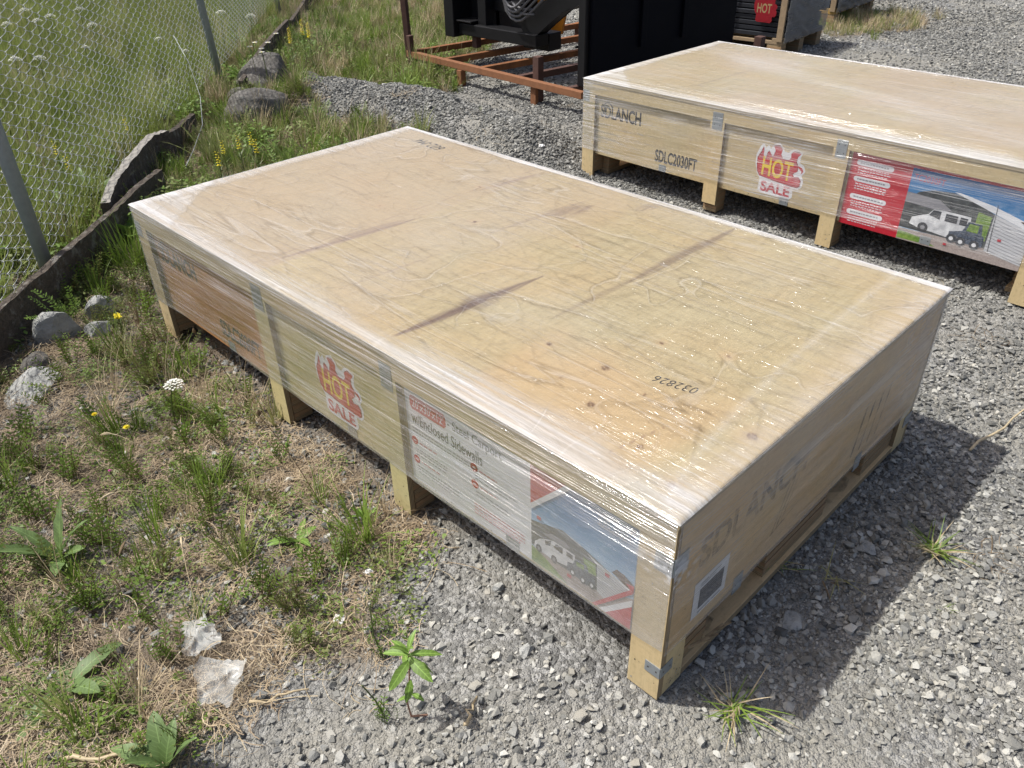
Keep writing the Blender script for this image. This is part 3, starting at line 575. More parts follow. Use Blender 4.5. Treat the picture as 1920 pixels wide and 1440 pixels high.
def poster_one(parent, P):
    Y = lambda pts: [(-a, b) for a, b in pts]
    mb = MB(); mats = [M_WHITE, M_RED, M_SKYP, M_CAVEP, M_RIBP, M_BARNP, M_GRASSP, M_ROADP, M_GLASSP, M_TXT, M_FINE, M_FINER, M_NAVYP, M_GREYP, M_VANP]
    # a slightly cockled sheet
    n1, n2 = 34, 8; s0, s1, z0, z1 = -0.872, -0.098, 0.165 - 0.02, 0.468
    put_poly(mb, P, [(s0, z0), (s1, z0), (s1, z1), (s0, z1)], 0.0006, 0)
    o = 0.0010
    pp = lambda pts, k, m: put_poly(mb, P, Y(pts), o + k * .0003, m)
    pp([(.408, .468), (.408, .147), (.099, .147), (.099, .468)], 0, 2)
    pp([(.408, .198), (.2, .199), (.099, .245), (.099, .147), (.408, .147)], 1, 7)
    pp([(.408, .20), (.361, .185), (.288, .149), (.408, .147)], 2, 6)
    pp([(.408, .282), (.308, .313), (.256, .305), (.22, .293), (.203, .278), (.2, .196), (.33, .196), (.408, .203)], 3, 3)
    pp([(.244, .272), (.207, .276), (.204, .24), (.235, .235)], 4, 6)
    pp([(.161, .285), (.148, .303), (.126, .300), (.099, .286), (.099, .262)], 3, 5); pp([(.121, .280), (.099, .286), (.099, .262)], 4, 1)
    pp([(.202, .281), (.107, .268), (.111, .258), (.169, .182), (.2, .196)], 4, 4)
    pp([(.308, .314), (.107, .268), (.111, .262), (.202, .277), (.256, .306)], 5, 0)
    for k in range(11):
        t = k / 11; a = (.2, .28 - .08 * t); b = (.11 + .055 * t, .262 - .075 * t); pp([a, b, (b[0], b[1] - .0018), (a[0], a[1] - .0018)], 6, 13)
    # camper
    pp([(.398, .204), (.395, .222), (.378, .240), (.356, .253), (.334, .262), (.296, .263), (.268, .262), (.268, .222), (.300, .207), (.341, .198)], 6, 14)
    pp([(.369, .266), (.339, .281), (.297, .282), (.281, .272), (.296, .265), (.334, .264), (.361, .262)], 6, 13)
    pp([(.334, .243), (.327, .257), (.304, .259), (.306, .237)], 7, 8); pp([(.293, .257), (.274, .257), (.274, .243), (.293, .243)], 7, 8)
    pp([(.362, .246), (.342, .257), (.345, .238), (.36, .232)], 7, 8)
    for c in ((.332, .203), (.382, .206)): pp(circle(c[0], c[1], .013, 14, .75), 7, 8); pp(circle(c[0], c[1], .006, 10, .75), 8, 13)
    pp([(.290, .200), (.290, .226), (.272, .232), (.266, .252), (.232, .256), (.224, .232), (.206, .232), (.205, .198), (.231, .192)], 7, 12)
    pp([(.262, .246), (.240, .249), (.238, .235), (.262, .234)], 8, 6)
    for c in ((.273, .203), (.241, .200), (.214, .203)): pp(circle(c[0], c[1], .012, 14, .75), 8, 8); pp(circle(c[0], c[1], .006, 10, .75), 9, 0)
    for a in ((.289, .184), (.178, .268), (.388, .306)): pp([(a[0], a[1] - .005), (a[0] - .013, a[1] - .005), (a[0] - .013, a[1] + .005), (a[0], a[1] + .005)], 9, 1)
    # flashes
    pp([(.408, .468), (.288, .468), (.408, .337)], 9, 1); pp([(.408, .337), (.288, .468), (.27, .468), (.408, .318)], 9, 0)
    pp([(.211, .148), (.105, .273), (.1, .262), (.199, .147)], 9, 1); pp([(.190, .147), (.099, .243), (.099, .222), (.171, .147)], 9, 0); pp([(.171, .147), (.099, .222), (.099, .147)], 9, 1)
    put_text(mb, "SDLC2030FT", P, -.205, -.112, .40, .44, o + .003, 10)
    # headings
    pr = [(-.852, .432), (-.845, .441), (-.716, .441), (-.708, .432), (-.708, .405), (-.716, .396), (-.845, .396), (-.852, .405)]
    put_poly(mb, P, pr, o, 1); put_text(mb, "20'x30'x12'", P, -.843, -.716, .405, .432, o + .0004, 0)
    put_text(mb, '- Steel Carport', P, -.702, -.505, .398, .436, o, 9, bold=.012)
    put_text(mb, 'w/Enclosed Sidewalls', P, -.852, -.575, .350, .388, o, 9, bold=.012)
    rg = random.Random(5)
    def fine(s, z, ln, rows, m=10, pitch=.0105):
        for r in range(rows):
            x = s; end = s + ln * (rg.uniform(.75, 1) if r == rows - 1 else 1)
            while x < end:
                w_ = rg.uniform(.006, .017); put_poly(mb, P, [(x, z), (min(x + w_, end), z), (min(x + w_, end), z + .0042), (x, z + .0042)], o, m); x += w_ + .0035
            z -= pitch
    for c in ((-.847, .290), (-.847, .224), (-.608, .329), (-.608, .275)):
        put_poly(mb, P, circle(c[0], c[1], .0135), o, 1); put_poly(mb, P, [(c[0] - .006, c[1] - .002), (c[0] + .006, c[1] - .002), (c[0] + .006, c[1] + .002), (c[0] - .006, c[1] + .002)], o + .0003, 0)
        fine(c[0] + .02, c[1] - .003, .08, 1, 11); 
    fine(-.852, .330, .26, 2); fine(-.846, .262, .13, 3); fine(-.846, .200, .17, 3); fine(-.606, .304, .15, 2); fine(-.606, .250, .12, 2); fine(-.615, .205, .185, 4, 11)
    return mb.build('poster', mats, parent)
def poster_two(parent, P):
    Y = lambda pts: [(-a, b) for a, b in pts]; mb = MB()
    mats = [M_WHITE, M_RED, M_SKYP, M_CAVEP, M_RIBP, M_BARNP, M_GRASSP, M_ROADP, M_GLASSP, M_TXT, M_FINE, M_FINER, M_NAVYP, M_GREYP, M_VANP]; o = 0.0010
    pp = lambda pts, k, m: put_poly(mb, P, Y(pts), o + k * .0003, m)
    pp([(.872, .133), (.60, .133), (.60, .468), (.872, .468)], 0, 1)
    pp([(.60, .133), (.09, .133), (.09, .468), (.60, .468)], 0, 2); pp([(.6, .455), (.09, .455), (.09, .468), (.6, .468)], 1, 1)
    put_text(mb, 'TC2030FT', P, -.588, -.457, .405, .432, o + .0006, 1)
    pp([(.60, .185), (.43, .190), (.09, .21), (.09, .133), (.6, .133)], 1, 7); pp([(.598, .175), (.5, .165), (.43, .14), (.598, .138)], 2, 6)
    pp([(.60, .31), (.55, .36), (.49, .38), (.412, .388), (.33, .372), (.238, .339), (.238, .19), (.6, .19)], 2, 3)
    pp([(.412, .392), (.238, .342), (.09, .30), (.09, .33), (.25, .372), (.39, .394)], 3, 0)
    pp([(.238, .34), (.09, .30), (.09, .155), (.238, .18)], 3, 4); pp([(.14, .335), (.09, .345), (.09, .31)], 4, 5)
    for k in range(11):
        z = .325 - k * .0135; pp([(.236, z), (.09, z - .035 + .001 * k), (.09, z - .037 + .001 * k), (.236, z - .002)], 4, 13)
    pp([(.30, .335), (.245, .325), (.245, .22), (.30, .22)], 3, 6)
    pp([(.60, .35), (.46, .345), (.40, .31), (.46, .30), (.60, .305)], 4, 13)
    pp([(.56, .215), (.555, .245), (.52, .262), (.49, .275), (.47, .305), (.32, .305), (.315, .205), (.40, .196), (.52, .205)], 4, 14)
    pp([(.487, .272), (.473, .298), (.44, .298), (.44, .262)], 5, 8); pp([(.42, .295), (.37, .295), (.37, .262), (.42, .262)], 5, 8); pp([(.36, .295), (.33, .295), (.33, .262), (.36, .262)], 5, 8)
    for c in ((.50, .212), (.36, .205)): pp(circle(c[0], c[1], .022, 16), 5, 8); pp(circle(c[0], c[1], .010, 12), 6, 13)
    pp([(.39, .19), (.39, .225), (.34, .24), (.325, .285), (.27, .285), (.262, .24), (.25, .235), (.25, .19)], 6, 12); pp([(.318, .278), (.28, .278), (.28, .245), (.325, .245)], 7, 6)
    for c in ((.375, .197), (.335, .192), (.28, .193)): pp(circle(c[0], c[1], .020, 16), 7, 8); pp(circle(c[0], c[1], .009, 12), 8, 0)
    for a in ((.40, .165), (.20, .24)): pp([(a[0], a[1] - .005), (a[0] - .014, a[1] - .005), (a[0] - .014, a[1] + .005), (a[0], a[1] + .005)], 9, 1)
    pp([(.238, .38), (.236, .38), (.222, .18), (.224, .18)], 8, 9)
    for z in (.425, .352, .271, .198):
        c = [(-.835 + .012 * math.cos(t), z + .012 * math.sin(t)) for t in [math.pi / 2 + k * math.pi / 6 for k in range(7)]] + [(-.69 + .012 * math.cos(t), z + .012 * math.sin(t)) for t in [-math.pi / 2 + k * math.pi / 6 for k in range(7)]]
        put_poly(mb, P, c, o + .0004, 0)
        for r in range(3):
            x = -.835; zz = z - .024 - r * .011
            while x < -.70: w_ = random.uniform(.006, .016); put_poly(mb, P, [(x, zz), (x + w_, zz), (x + w_, zz + .004), (x, zz + .004)], o + .0004, 0); x += w_ + .004
        x = -.83
        while x < -.70: w_ = random.uniform(.006, .014); put_poly(mb, P, [(x, z - .003), (x + w_, z - .003), (x + w_, z + .003), (x, z + .003)], o + .0007, 13); x += w_ + .003
    return mb.build('poster', mats, parent)

def clip_mesh(): 
    mb = MB(); mb.box(-.0012, 0, -.5, .5, -.5, .5, 0)
    return mb
def plate(parent, T, wd, hg, nails=2):
    """thin pressed-steel clip lying on a face; T maps (s, z, offset)"""
    mb = MB(); q = lambda a, b, o: T(a * wd / 2, b * hg / 2, o)
    vs = [q(a, b, o) for o in (0.0005, 0.0022) for a, b in ((-1, -1), (1, -1), (1, 1), (-1, 1))]
    mb.add(vs, [(0, 1, 2, 3), (4, 5, 6, 7), (0, 1, 5, 4), (1, 2, 6, 5), (2, 3, 7, 6), (3, 0, 4, 7)], 0)
    for k in range(nails):
        for t in (-.5, .5):
            c = [T(wd * t * .55 + .0028 * math.cos(a), hg * (k - (nails - 1) / 2) * .45 + .0028 * math.sin(a), .0028) for a in [i * math.pi / 3 for i in range(6)]]; mb.poly(c, 1)
    return mb.build('metal_clip', [M_ZINC, M_NAIL], parent)

def make_crate(loc, rz, label, group, variant):
    rg = random.Random(variant); root = empty('shipping_crate', loc, rz); tag(root, label, 'crate', group)
    W, L, H = CW, CL, CH
    top_panel(root, variant)
    seg = [(0.085, 0.883), (0.960, 1.535), (1.618, 2.383)]
    legs = [(0.0, 0.085), (0.883, 0.960), (1.535, 1.618), (2.383, L)]
    def side_panel(x0, x1, y0, y1, mat):
        mb = MB(); boxm(mb, x0, x1, y0, y1, 0.138, H - 0.0185, 0, 1, 0); return mb.build('side_panel', [mat, M_EDGEX], root)
    for i, (a, b) in enumerate(seg):
        mat = (M_WOODY, M_OLIVE, M_ORANGE)[i] if variant == 1 else M_WOODY
        side_panel(.018, .030, a - .02 * (i == 0), b + .0 * i, mat); side_panel(W - .030, W - .018, a, b, M_WOODY)
    for x0, x1 in ((0, .018), (W - .018, W)):
        mb = MB(); boxm(mb, x0, x1, 0.0, L, .472, H - .0185, 0, 1, 0); mb.build('top_batten', [M_WOODY, M_EDGEX], root, bevel=.0008)
        for k, (a, b) in enumerate(legs):
            mb = MB(); boxm(mb, x0, x1, a, b, 0.0 if not (variant == 3 and k == 2 and x0 == 0) else .045, .4713, 0, 1, 0)
            mb.build('leg_board', [M_WOODZ if not (variant == 1 and k in (1, 2)) else M_OLIVE, M_EDGEX], root, bevel=.0008)
            inner = (x1 + .0005, x1 + .075) if x0 == 0 else (x0 - .075, x0 - .0005)
            laminated(root, inner[0], inner[1], max(a, .0135), min(b, L - .0135), .027 if k in (0, 3) else 0.0, .1455, rg, 9)
    for y0, y1 in ((.0, .012), (L - .012, L)):
        mb = MB(); boxm(mb, .0185, W - .0185, y0, y1, .1465, H - .0185, 0, 1, 1); mb.build('end_panel', [M_WOODX, M_EDGE], root, bevel=.0006)
        for x0, x1 in ((.0185, .092), (W - .092, W - .0185)):
            mb = MB(); boxm(mb, x0, x1, y0, y1, 0.0, .146, 0, 1, 1); mb.build('foot_board', [M_WOODZ, M_EDGEX], root, bevel=.0006)
        ya, yb = (y0 + .0, y0 + .13) if y0 == 0 else (y1 - .13, y1)
        mb = MB(); boxm(mb, .0925, W - .0925, ya, yb, .004, .026, 0, 1, 2); mb.build('deck_board', [M_WOODX, M_EDGE], root, bevel=.001)
        for x0, x1 in ((.094, .20), (.47, .80), (1.03, 1.236)):
            laminated(root, x0, x1, ya + .010 if y0 == 0 else ya, yb - .015, .0265, .1455, rg, 10)
    mb = MB(); mb.box(.031, W - .031, .013, L - .013, .1465, .160); mb.build('base_panel', M_WOODX, root)
    P = lambda s, z, off: (.018 - off, -s, z)       # recessed faces of the long side, s = -y
    PF = lambda s, z, off: (0.0 - off, -s, z)       # leg and batten faces
    # printing
    mb = MB(); put_text(mb, 'SDLC2030FT', P, -1.955, -1.682, .185, .252, .0005, 0, bold=.03)
    mb.build('stencil_lettering', M_INK, root); mb = MB(); put_text(mb, 'SDLANCH', P, -2.352, -2.065, .352, .425, .0005, 0, bold=.035)
    th = np.linspace(0.15, 1.25, 16) * math.pi                 # looped flourish through the first letters
    c = [(-2.30 + .035 * math.cos(t * 1.1) + .012 * (i / 15), .392 + .048 * math.sin(t)) for i, t in enumerate(th)]
    for a, b in zip(c[:-1], c[1:]):
        d = np.array(b) - a; nrm = np.array([-d[1], d[0]]) / (np.hypot(*d) + 1e-9) * .0032; put_poly(mb, P, [tuple(a + nrm), tuple(np.array(b) + nrm), tuple(np.array(b) - nrm), tuple(a - nrm)], .0009, 0)
    mb.build('stencil_logo', M_INK, root)
    if variant == 1: hot_sale(root, P, -1.205, .286, .105)
    else: hot_sale(root, P, -1.215, .300, .118)
    (poster_one if variant == 1 else poster_two)(root, P)
    # numbers on the top
    if variant == 1:
        PT = lambda s, z, off: (.405 - z - .02 * (s - .23) / .1, s, H + off)
        mb = MB(); put_text(mb, '032826', PT, .228, .336, -.004, .026, .0006, 0, bold=-.010, spacing=1.1); mb.build('stencilled_number', M_INK, root)
        PT = lambda s, z, off: (1.225 + (s - 2.085) * .1 - z, s, H + off)
        mb = MB(); put_text(mb, '602-M4', PT, 2.085, 2.27, -.01, .045, .0006, 0, shear=.35, bold=-.01); mb.build('marker_number', M_INK, root)
    # end face: stamped logo, frame mark and label
    E_ = lambda s, z, off: (s, -off, z)
    mb = MB(); put_text(mb, 'SDLANCH', E_, .10, .56, .345, .435, .0006, 0, bold=.03); mb.build('stamped_logo', M_FADEINK, root); mb = MB()
    for k in range(3):
        a = .435 + k * .022; put_poly(mb, E_, [(a, .205 + .012 * k), (a + .005, .205 + .012 * k), (a + .055, .345), (a + .050, .345)], .0006, 0)
    put_poly(mb, E_, [(.43, .205), (.56, .235), (.56, .240), (.43, .211)], .0006, 0)
    mb.build('stamped_mark', M_FADEINK, root); mb = MB()
    for k in range(4):
        a = .86 + k * .05; put_poly(mb, E_, [(a, .20), (a + .012, .20), (a + .04, .36), (a + .028, .36)], .0009, 0)
    mb.build('stamped_mark', M_FADEINK, root)
    mb = MB(); put_poly(mb, E_, [(.098, .185), (.235, .185), (.235, .300), (.098, .300)], .0012, 0); 
    put_poly(mb, E_, [(.122, .206), (.218, .206), (.218, .270), (.122, .270)], .0015, 1); [put_poly(mb, E_, [(x, z), (x + w_, z), (x + w_, z + .004), (x, z + .004)], .0015, 2) for x, z, w_ in [(.122, .284, .03), (.158, .284, .045), (.122, .277, .06), (.122, .192, .05), (.18, .192, .035)]]
    for k in range(8):
        x = .126
        while x < .205: w_ = rg.uniform(.006, .02); put_poly(mb, E_, [(x, .2105 + k * .0075), (x + w_, .2105 + k * .0075), (x + w_, .2125 + k * .0075), (x, .2125 + k * .0075)], .0018, 2); x += w_ + .003
    mb.build('shipping_label', [M_WHITE, M_TXT, M_GREYP], root)
    mb = MB()
    for cx_, sx_ in ((.24, .035), (.95, .05), (.86, .02)):
        mb.poly([(cx_ + sx_ * rg.uniform(.7, 1.2) * math.cos(a), .052 + .045 * rg.uniform(.6, 1.1) * math.sin(a), .0268) for a in [i * .628 for i in range(10)]])
    mb.build('paint_smudge', M_FADEINK, root)['kind'] = 'stuff'
    # steel clips
    def at(F, s, z): return lambda a, b, o: F(s + a, z + b, o)
    plate(root, at(PF, -.922, .472), .050, .082, 2); plate(root, at(PF, -1.577, .475), .058, .085, 2); plate(root, at(PF, -.02, .095), .040, .034, 1); plate(root, at(PF, -.022, .425), .044, .05, 1)
    plate(root, at(E_, .022, .095), .044, .034, 1); plate(root, at(E_, .025, .425), .05, .05, 1); plate(root, at(PF, -(L - .022), .46), .044, .06, 1)
    for s in (-.475, -1.165, -1.90): plate(root, at(P, s, .157), .046, .036, 1)
    for s in (.30, .93): plate(root, at(E_, s, .150), .040, .055, 1)
    plate(root, at(E_, W - .03, .10), .05, .04, 1)
    # nails and dents, too many and small to part
    nb = MB()
    def dot(F, s, z, r=.0022):
        nb.poly([F(s + r * math.cos(a), z + r * 1.2 * math.sin(a), .0008) for a in [i * math.pi / 3 for i in range(6)]], 0 if rg.random() < .75 else 1)
    for a, b in seg:
        y = a + .03
        while y < b: dot(P, -y, .148 + rg.uniform(-.003, .003)); y += rg.uniform(.06, .09)
    for a, b in legs:
        for k in range(10): dot(PF, -rg.uniform(a + .01, b - .01), rg.choice([rg.uniform(.015, .11), rg.uniform(.015, .11), rg.uniform(.2, .46)]), rg.uniform(.001, .0024))
    for k in range(26): dot(E_, rg.uniform(.03, .085), rg.uniform(.012, .11), rg.uniform(.001, .0025))
    for k in range(26): dot(E_, rg.uniform(.03, W - .03), rg.choice([.132, .132, rg.uniform(.14, .5)]), .0016)
    nb.build('nail_heads', [M_NAIL, M_ZINC], root)['kind'] = 'stuff'
    make_film(root, variant, False)
    return root
def torn_chips(root):
    mb = MB(); rg = random.Random(3)
    for k in range(7):
        a = Vector((.10 + .02 * k, -.004, .095 - .008 * k)); d = Vector((rg.uniform(.03, .06), -rg.uniform(.004, .02), rg.uniform(-.005, .015))); mb.bar(a, a + d, .006, .002)
    mb.build('splintered_edge', M_EDGE, root)
c1 = make_crate((0, 0, 0), 0.0, 'large film wrapped plywood crate in the foreground with 032826 stamped on its lid', 'film wrapped carport crates', 1); torn_chips(c1)
c2 = make_crate((2.5561, -0.0053, 0), -0.0149, 'film wrapped plywood crate behind at the right with a red and blue poster', 'film wrapped carport crates', 3)
# ------------------------------------------------------------------ plants
def leaf_mat(name, a, b, dry=None, trans=0.35, veins=False):
    t = NT(name); oi = t.n('ObjectInfo').outputs['Random']; gp = t.geopos()
    c = t.mix(oi, a, b); n = t.noise(gp, 2.3, 3); c = t.mix(t.math('MULTIPLY', t.ramp(n, [(0.35, 0.0), (0.65, 1.0)]), 0.5), c, tuple(v * 1.35 for v in b))
    if dry: c = t.mix(t.ramp(t.math('FRACT', t.math('MULTIPLY', oi, 13.0)), [(0.62, 0.0), (0.9, 0.8)]), c, dry)
    n2 = t.noise(gp, 60, 2); c = t.mix(t.math('MULTIPLY', n2, 0.35), c, tuple(v * 0.5 for v in a))
    if veins:
        sp = t.n('SeparateXYZ'); t.l(t.objco(), sp.inputs[0]); yy = t.math('ABSOLUTE', sp.outputs[1])
        c = t.mix(t.math('MULTIPLY', t.math('SUBTRACT', 1.0, t.math('DIVIDE', yy, 0.0016), True), 0.7), c, tuple(min(.7, v * 2.0) for v in b))
        sv = t.math('SINE', t.math('MULTIPLY', t.math('SUBTRACT', sp.outputs[0], t.math('MULTIPLY', yy, 0.9)), 620.0)); c = t.mix(t.math('MULTIPLY', t.math('GREATER_THAN', sv, 0.8), 0.28), c, tuple(v * 1.7 for v in b))
        nb = t.noise(t.objco(), 38, 3); c = t.mix(t.ramp(nb, [(.66, 0), (.72, .85)]), c, (.22, .15, .06)); c = t.mix(t.math('MULTIPLY', t.noise(t.objco(), 16, 3), .5), c, tuple(v * .6 for v in a))
    p = t.principled(c, 0.5, 0, None, 0.35, finish=False)
    tl = t.n('BsdfTranslucent'); t.l(c, tl.inputs[0]); m = t.n('MixShader'); m.inputs[0].default_value = trans
    t.l(p.outputs[0], m.inputs[1]); t.l(tl.outputs[0], m.inputs[2]); t.l(m.outputs[0], t.out.inputs[0]); return t.mat
M_GRASS = leaf_mat('green_grass', (0.13, 0.205, 0.03), (0.235, 0.33, 0.06), (0.46, 0.40, 0.22))
M_FORB = leaf_mat('weed_leaf', (0.095, 0.165, 0.022), (0.17, 0.255, 0.04), (0.23, 0.23, 0.09))
M_LEAF = leaf_mat('broad_leaf', (0.12, 0.19, 0.06), (0.19, 0.28, 0.10), None, .3, True)
M_BRIGHT = leaf_mat('bright_leaf', (0.13, 0.22, 0.035), (0.21, 0.34, 0.07), None, .3, True)
M_GREENL = leaf_mat('fresh_leaf', (0.12, 0.20, 0.035), (0.20, 0.31, 0.06), (.26, .28, .10))
M_DRY = leaf_mat('dry_straw', (0.36, 0.28, 0.16), (0.58, 0.48, 0.31), (0.19, 0.125, 0.07), 0.2)
M_THATCH = leaf_mat('brown_thatch', (0.20, 0.145, 0.09), (0.48, 0.38, 0.25), (0.14, 0.10, 0.06), 0.15)
M_FIELD = leaf_mat('field_grass', (0.15, 0.20, 0.04), (0.27, 0.32, 0.085), (0.50, 0.43, 0.27))
M_STEMG = leaf_mat('green_stem', (0.09, 0.13, 0.035), (0.15, 0.19, 0.06)); M_STEMR = leaf_mat('reddish_stem', (0.36, 0.20, 0.15), (0.42, 0.26, 0.18)); M_STEMB = leaf_mat('brown_stem', (0.12, 0.085, 0.045), (0.2, 0.14, 0.07))
M_PETW = leaf_mat('white_petal', (0.78, 0.78, 0.70), (0.84, 0.84, 0.78), None, 0.3); M_PETY = leaf_mat('yellow_petal', (0.85, 0.66, 0.01), (0.9, 0.78, 0.03), None, 0.3); M_PETP = leaf_mat('pink_petal', (0.6, 0.07, 0.38), (0.7, 0.12, 0.45), None, 0.3)
def blade(mb, base, az, ln, lean, wd, seg=4, m=0, droop=1.0, rg=random):
    p = Vector(base); a = lean; d0 = Vector((math.cos(az), math.sin(az), 0)); sd = Vector((-d0.y, d0.x, 0)); tw = rg.uniform(-.5, .5); sd = (sd * math.cos(tw) + Vector((0, 0, 1)) * math.sin(tw))
    vs = []
    for i in range(seg + 1):
        t = i / seg; w_ = wd * (1 - t ** 1.6) * 0.5 + 0.0003
        vs += [p - sd * w_, p + sd * w_]
        a2 = a + droop * t * t; p = p + (d0 * math.sin(a2) + Vector((0, 0, math.cos(a2)))) * (ln / seg)
    mb.add(vs, [(2 * i, 2 * i + 1, 2 * i + 3, 2 * i + 2) for i in range(seg)], m)
def tuft(name, seed, mat, n, h, spread, wd, lean=0.5, droop=0.9, seg=4):
    rg = random.Random(seed); mb = MB()
    for i in range(n):
        az = rg.uniform(0, 6.28); r = spread * rg.random() ** .7; b = (r * math.cos(az + .5), r * math.sin(az + .5), -0.005)
        blade(mb, b, az + rg.gauss(0, .6), h * rg.uniform(.45, 1.1), abs(rg.gauss(0, lean)), wd * rg.uniform(.6, 1.2), seg, 0, rg.uniform(0, droop), rg)
    return mb.mesh(name, mat)
def fern(name, seed, mat, stem, n, h, lsz=0.006):
    rg = random.Random(seed); mb = MB()
    for i in range(n):
        az = rg.uniform(0, 6.28); lean = abs(rg.gauss(.35, .3)); ln = h * rg.uniform(.5, 1.1); d = Vector((math.cos(az) * math.sin(lean), math.sin(az) * math.sin(lean), math.cos(lean))); p = Vector((rg.gauss(0, .008), rg.gauss(0, .008), 0)); k = int(ln / .011)
        pts = []
        for j in range(k + 1):
            pts.append(p.copy()); d = (d + Vector((rg.gauss(0, .07), rg.gauss(0, .07), -.03))).normalized(); p = p + d * (ln / k)
        mb.tube(pts[::2] + [pts[-1]], [.0011 * (1 - .6 * q / (len(pts[::2]))) for q in range(len(pts[::2]) + 1)], 3, 1, False)
        for j in range(k // 3, k):
            for s in (-1, 1):
                sd = d.cross(Vector((0, 0, 1))); sd = (sd.normalized() if sd.length > .01 else Vector((1, 0, 0))) * s
                L = lsz * rg.uniform(1.6, 3.4) * (1 - .5 * abs(2 * j / k - 1.2)); dd = (sd + d * .6 + Vector((0, 0, rg.uniform(-.3, .4)))).normalized(); q = pts[j]
                nn = dd.cross(d).normalized() if dd.cross(d).length > .01 else Vector((0, 0, 1)); ww = dd.cross(nn) * lsz * .42
                a = q + dd * L * .5; b = q + dd * L
                mb.add([q, a + ww, b, a - ww], [(0, 1, 2, 3)], 0)
    return mb.mesh(name, [mat, stem])
def strand_mat(name, seed, mat, n, rad, wd, zmax=0.02, lnr=(.03, .11)):
    rg = random.Random(seed); mb = MB()
    for i in range(n):
        r = rad * math.sqrt(rg.random()); a = rg.uniform(0, 6.28); p = Vector((r * math.cos(a), r * math.sin(a), rg.uniform(0, zmax))); az = rg.uniform(0, 6.28); ln = rg.uniform(*lnr); k = 4; cv = rg.gauss(0, .35)
        sl = rg.gauss(0, .18); w_ = wd * rg.uniform(.5, 1.3); vs = []
        for j in range(k + 1):
            d = Vector((math.cos(az), math.sin(az), sl)); sd = Vector((-d.y, d.x, rg.uniform(-.2, .2))); vs += [p - sd * w_ / 2, p + sd * w_ / 2]; p = p + d * (ln / k); az += cv
        mb.add(vs, [(2 * j, 2 * j + 1, 2 * j + 3, 2 * j + 2) for j in range(k)], 0)
    return mb.mesh(name, mat)
def leaflets(name, seed, mat, stem, n, rad, h, lw):
    """low clump of small oval leaves on short stalks"""
    rg = random.Random(seed); mb = MB()
    for i in range(n):
        a = rg.uniform(0, 6.28); r = rad * rg.random() ** .6; p = Vector((r * math.cos(a), r * math.sin(a), h * rg.uniform(.15, 1) * (1 - r / rad * .5))); az = rg.uniform(0, 6.28); t = rg.uniform(-.2, .6); L = lw * rg.uniform(.7, 1.5)
        d = Vector((math.cos(az) * math.cos(t), math.sin(az) * math.cos(t), math.sin(t))); sd = Vector((-math.sin(az), math.cos(az), rg.uniform(-.4, .4))) * L * .27
        mb.add([p, p + d * L * .35 + sd, p + d * L * .8 + sd * .7, p + d * L, p + d * L * .8 - sd * .7, p + d * L * .35 - sd], [(0, 1, 2, 3, 4, 5)], 0)
        if i % 3 == 0: mb.add([Vector((0, 0, 0)), Vector((.001, 0, 0)), p + Vector((.0008, 0, 0)), p], [(0, 1, 2, 3)], 1)
    return mb.mesh(name, [mat, stem])
def field_pts(x0, x1, y0, y1, dens, seed, fn):
    X, Y, r = pts_in(x0, x1, y0, y1, dens, seed); k = r.random(len(X)) < fn(X, Y); k &= ~((X > -0.01) & (X < 1.34) & (Y > -0.01) & (Y < 2.48)); k &= ~((seed in (22, 23)) & (np.hypot(X + .67, Y - .80) < .115))
    return X[k], Y[k], r
def put(name, label, cat, meshes, X, Y, r, s0, s1, tilt=0.12, dz=0.0):
    n = len(X); rot = np.stack([r.normal(0, tilt, n), r.normal(0, tilt, n), r.uniform(0, 6.28, n)], -1)
    print(name, n)
    return scatter(name, label, cat, meshes, X, Y, ground_z(X, Y) + dz, rot, s0 + (s1 - s0) * r.random(n), r.integers(0, len(meshes), n))
FENCE_A = np.array([-0.20, 3.27]); FENCE_D = np.array([2.47, 3.02]) / np.hypot(2.47, 3.02)
def side_of_fence(X, Y): return (X - FENCE_A[0]) * (-FENCE_D[1]) + (Y - FENCE_A[1]) * FENCE_D[0]    # positive beyond the fence
V_ = lambda X, Y: veg_mask(X, Y)
green = lambda X, Y: sstep(0.44, 0.58, fbm(X * 1.6 + 31, Y * 1.6 + 12, 4))
nearveg = lambda X, Y: (side_of_fence(X, Y) < 0.05)
# thatch over the soil strip
X, Y, r = field_pts(-2.4, 5.5, 0.3, 8.5, 330, 21, lambda X, Y: np.clip(V_(X, Y) * 1.1 - 0.05, 0, 1) * nearveg(X, Y) * (0.45 + 0.55 * sstep(.4, .55, fbm(X * 3, Y * 3 + 50, 3))) + 0.012)
put('dry_thatch', 'brown mat of dead grass stems lying over the soil', 'dry grass', [strand_mat('thatch_shape', i, M_THATCH, 95, .085, .0017, .018, (.015, .06)) for i in range(4)] + [strand_mat('straw_shape', 9 + i, M_DRY, 11, .10, .0014, .045, (.05, .16)) for i in range(2)], X, Y, r, .7, 1.25, .08, -.004)
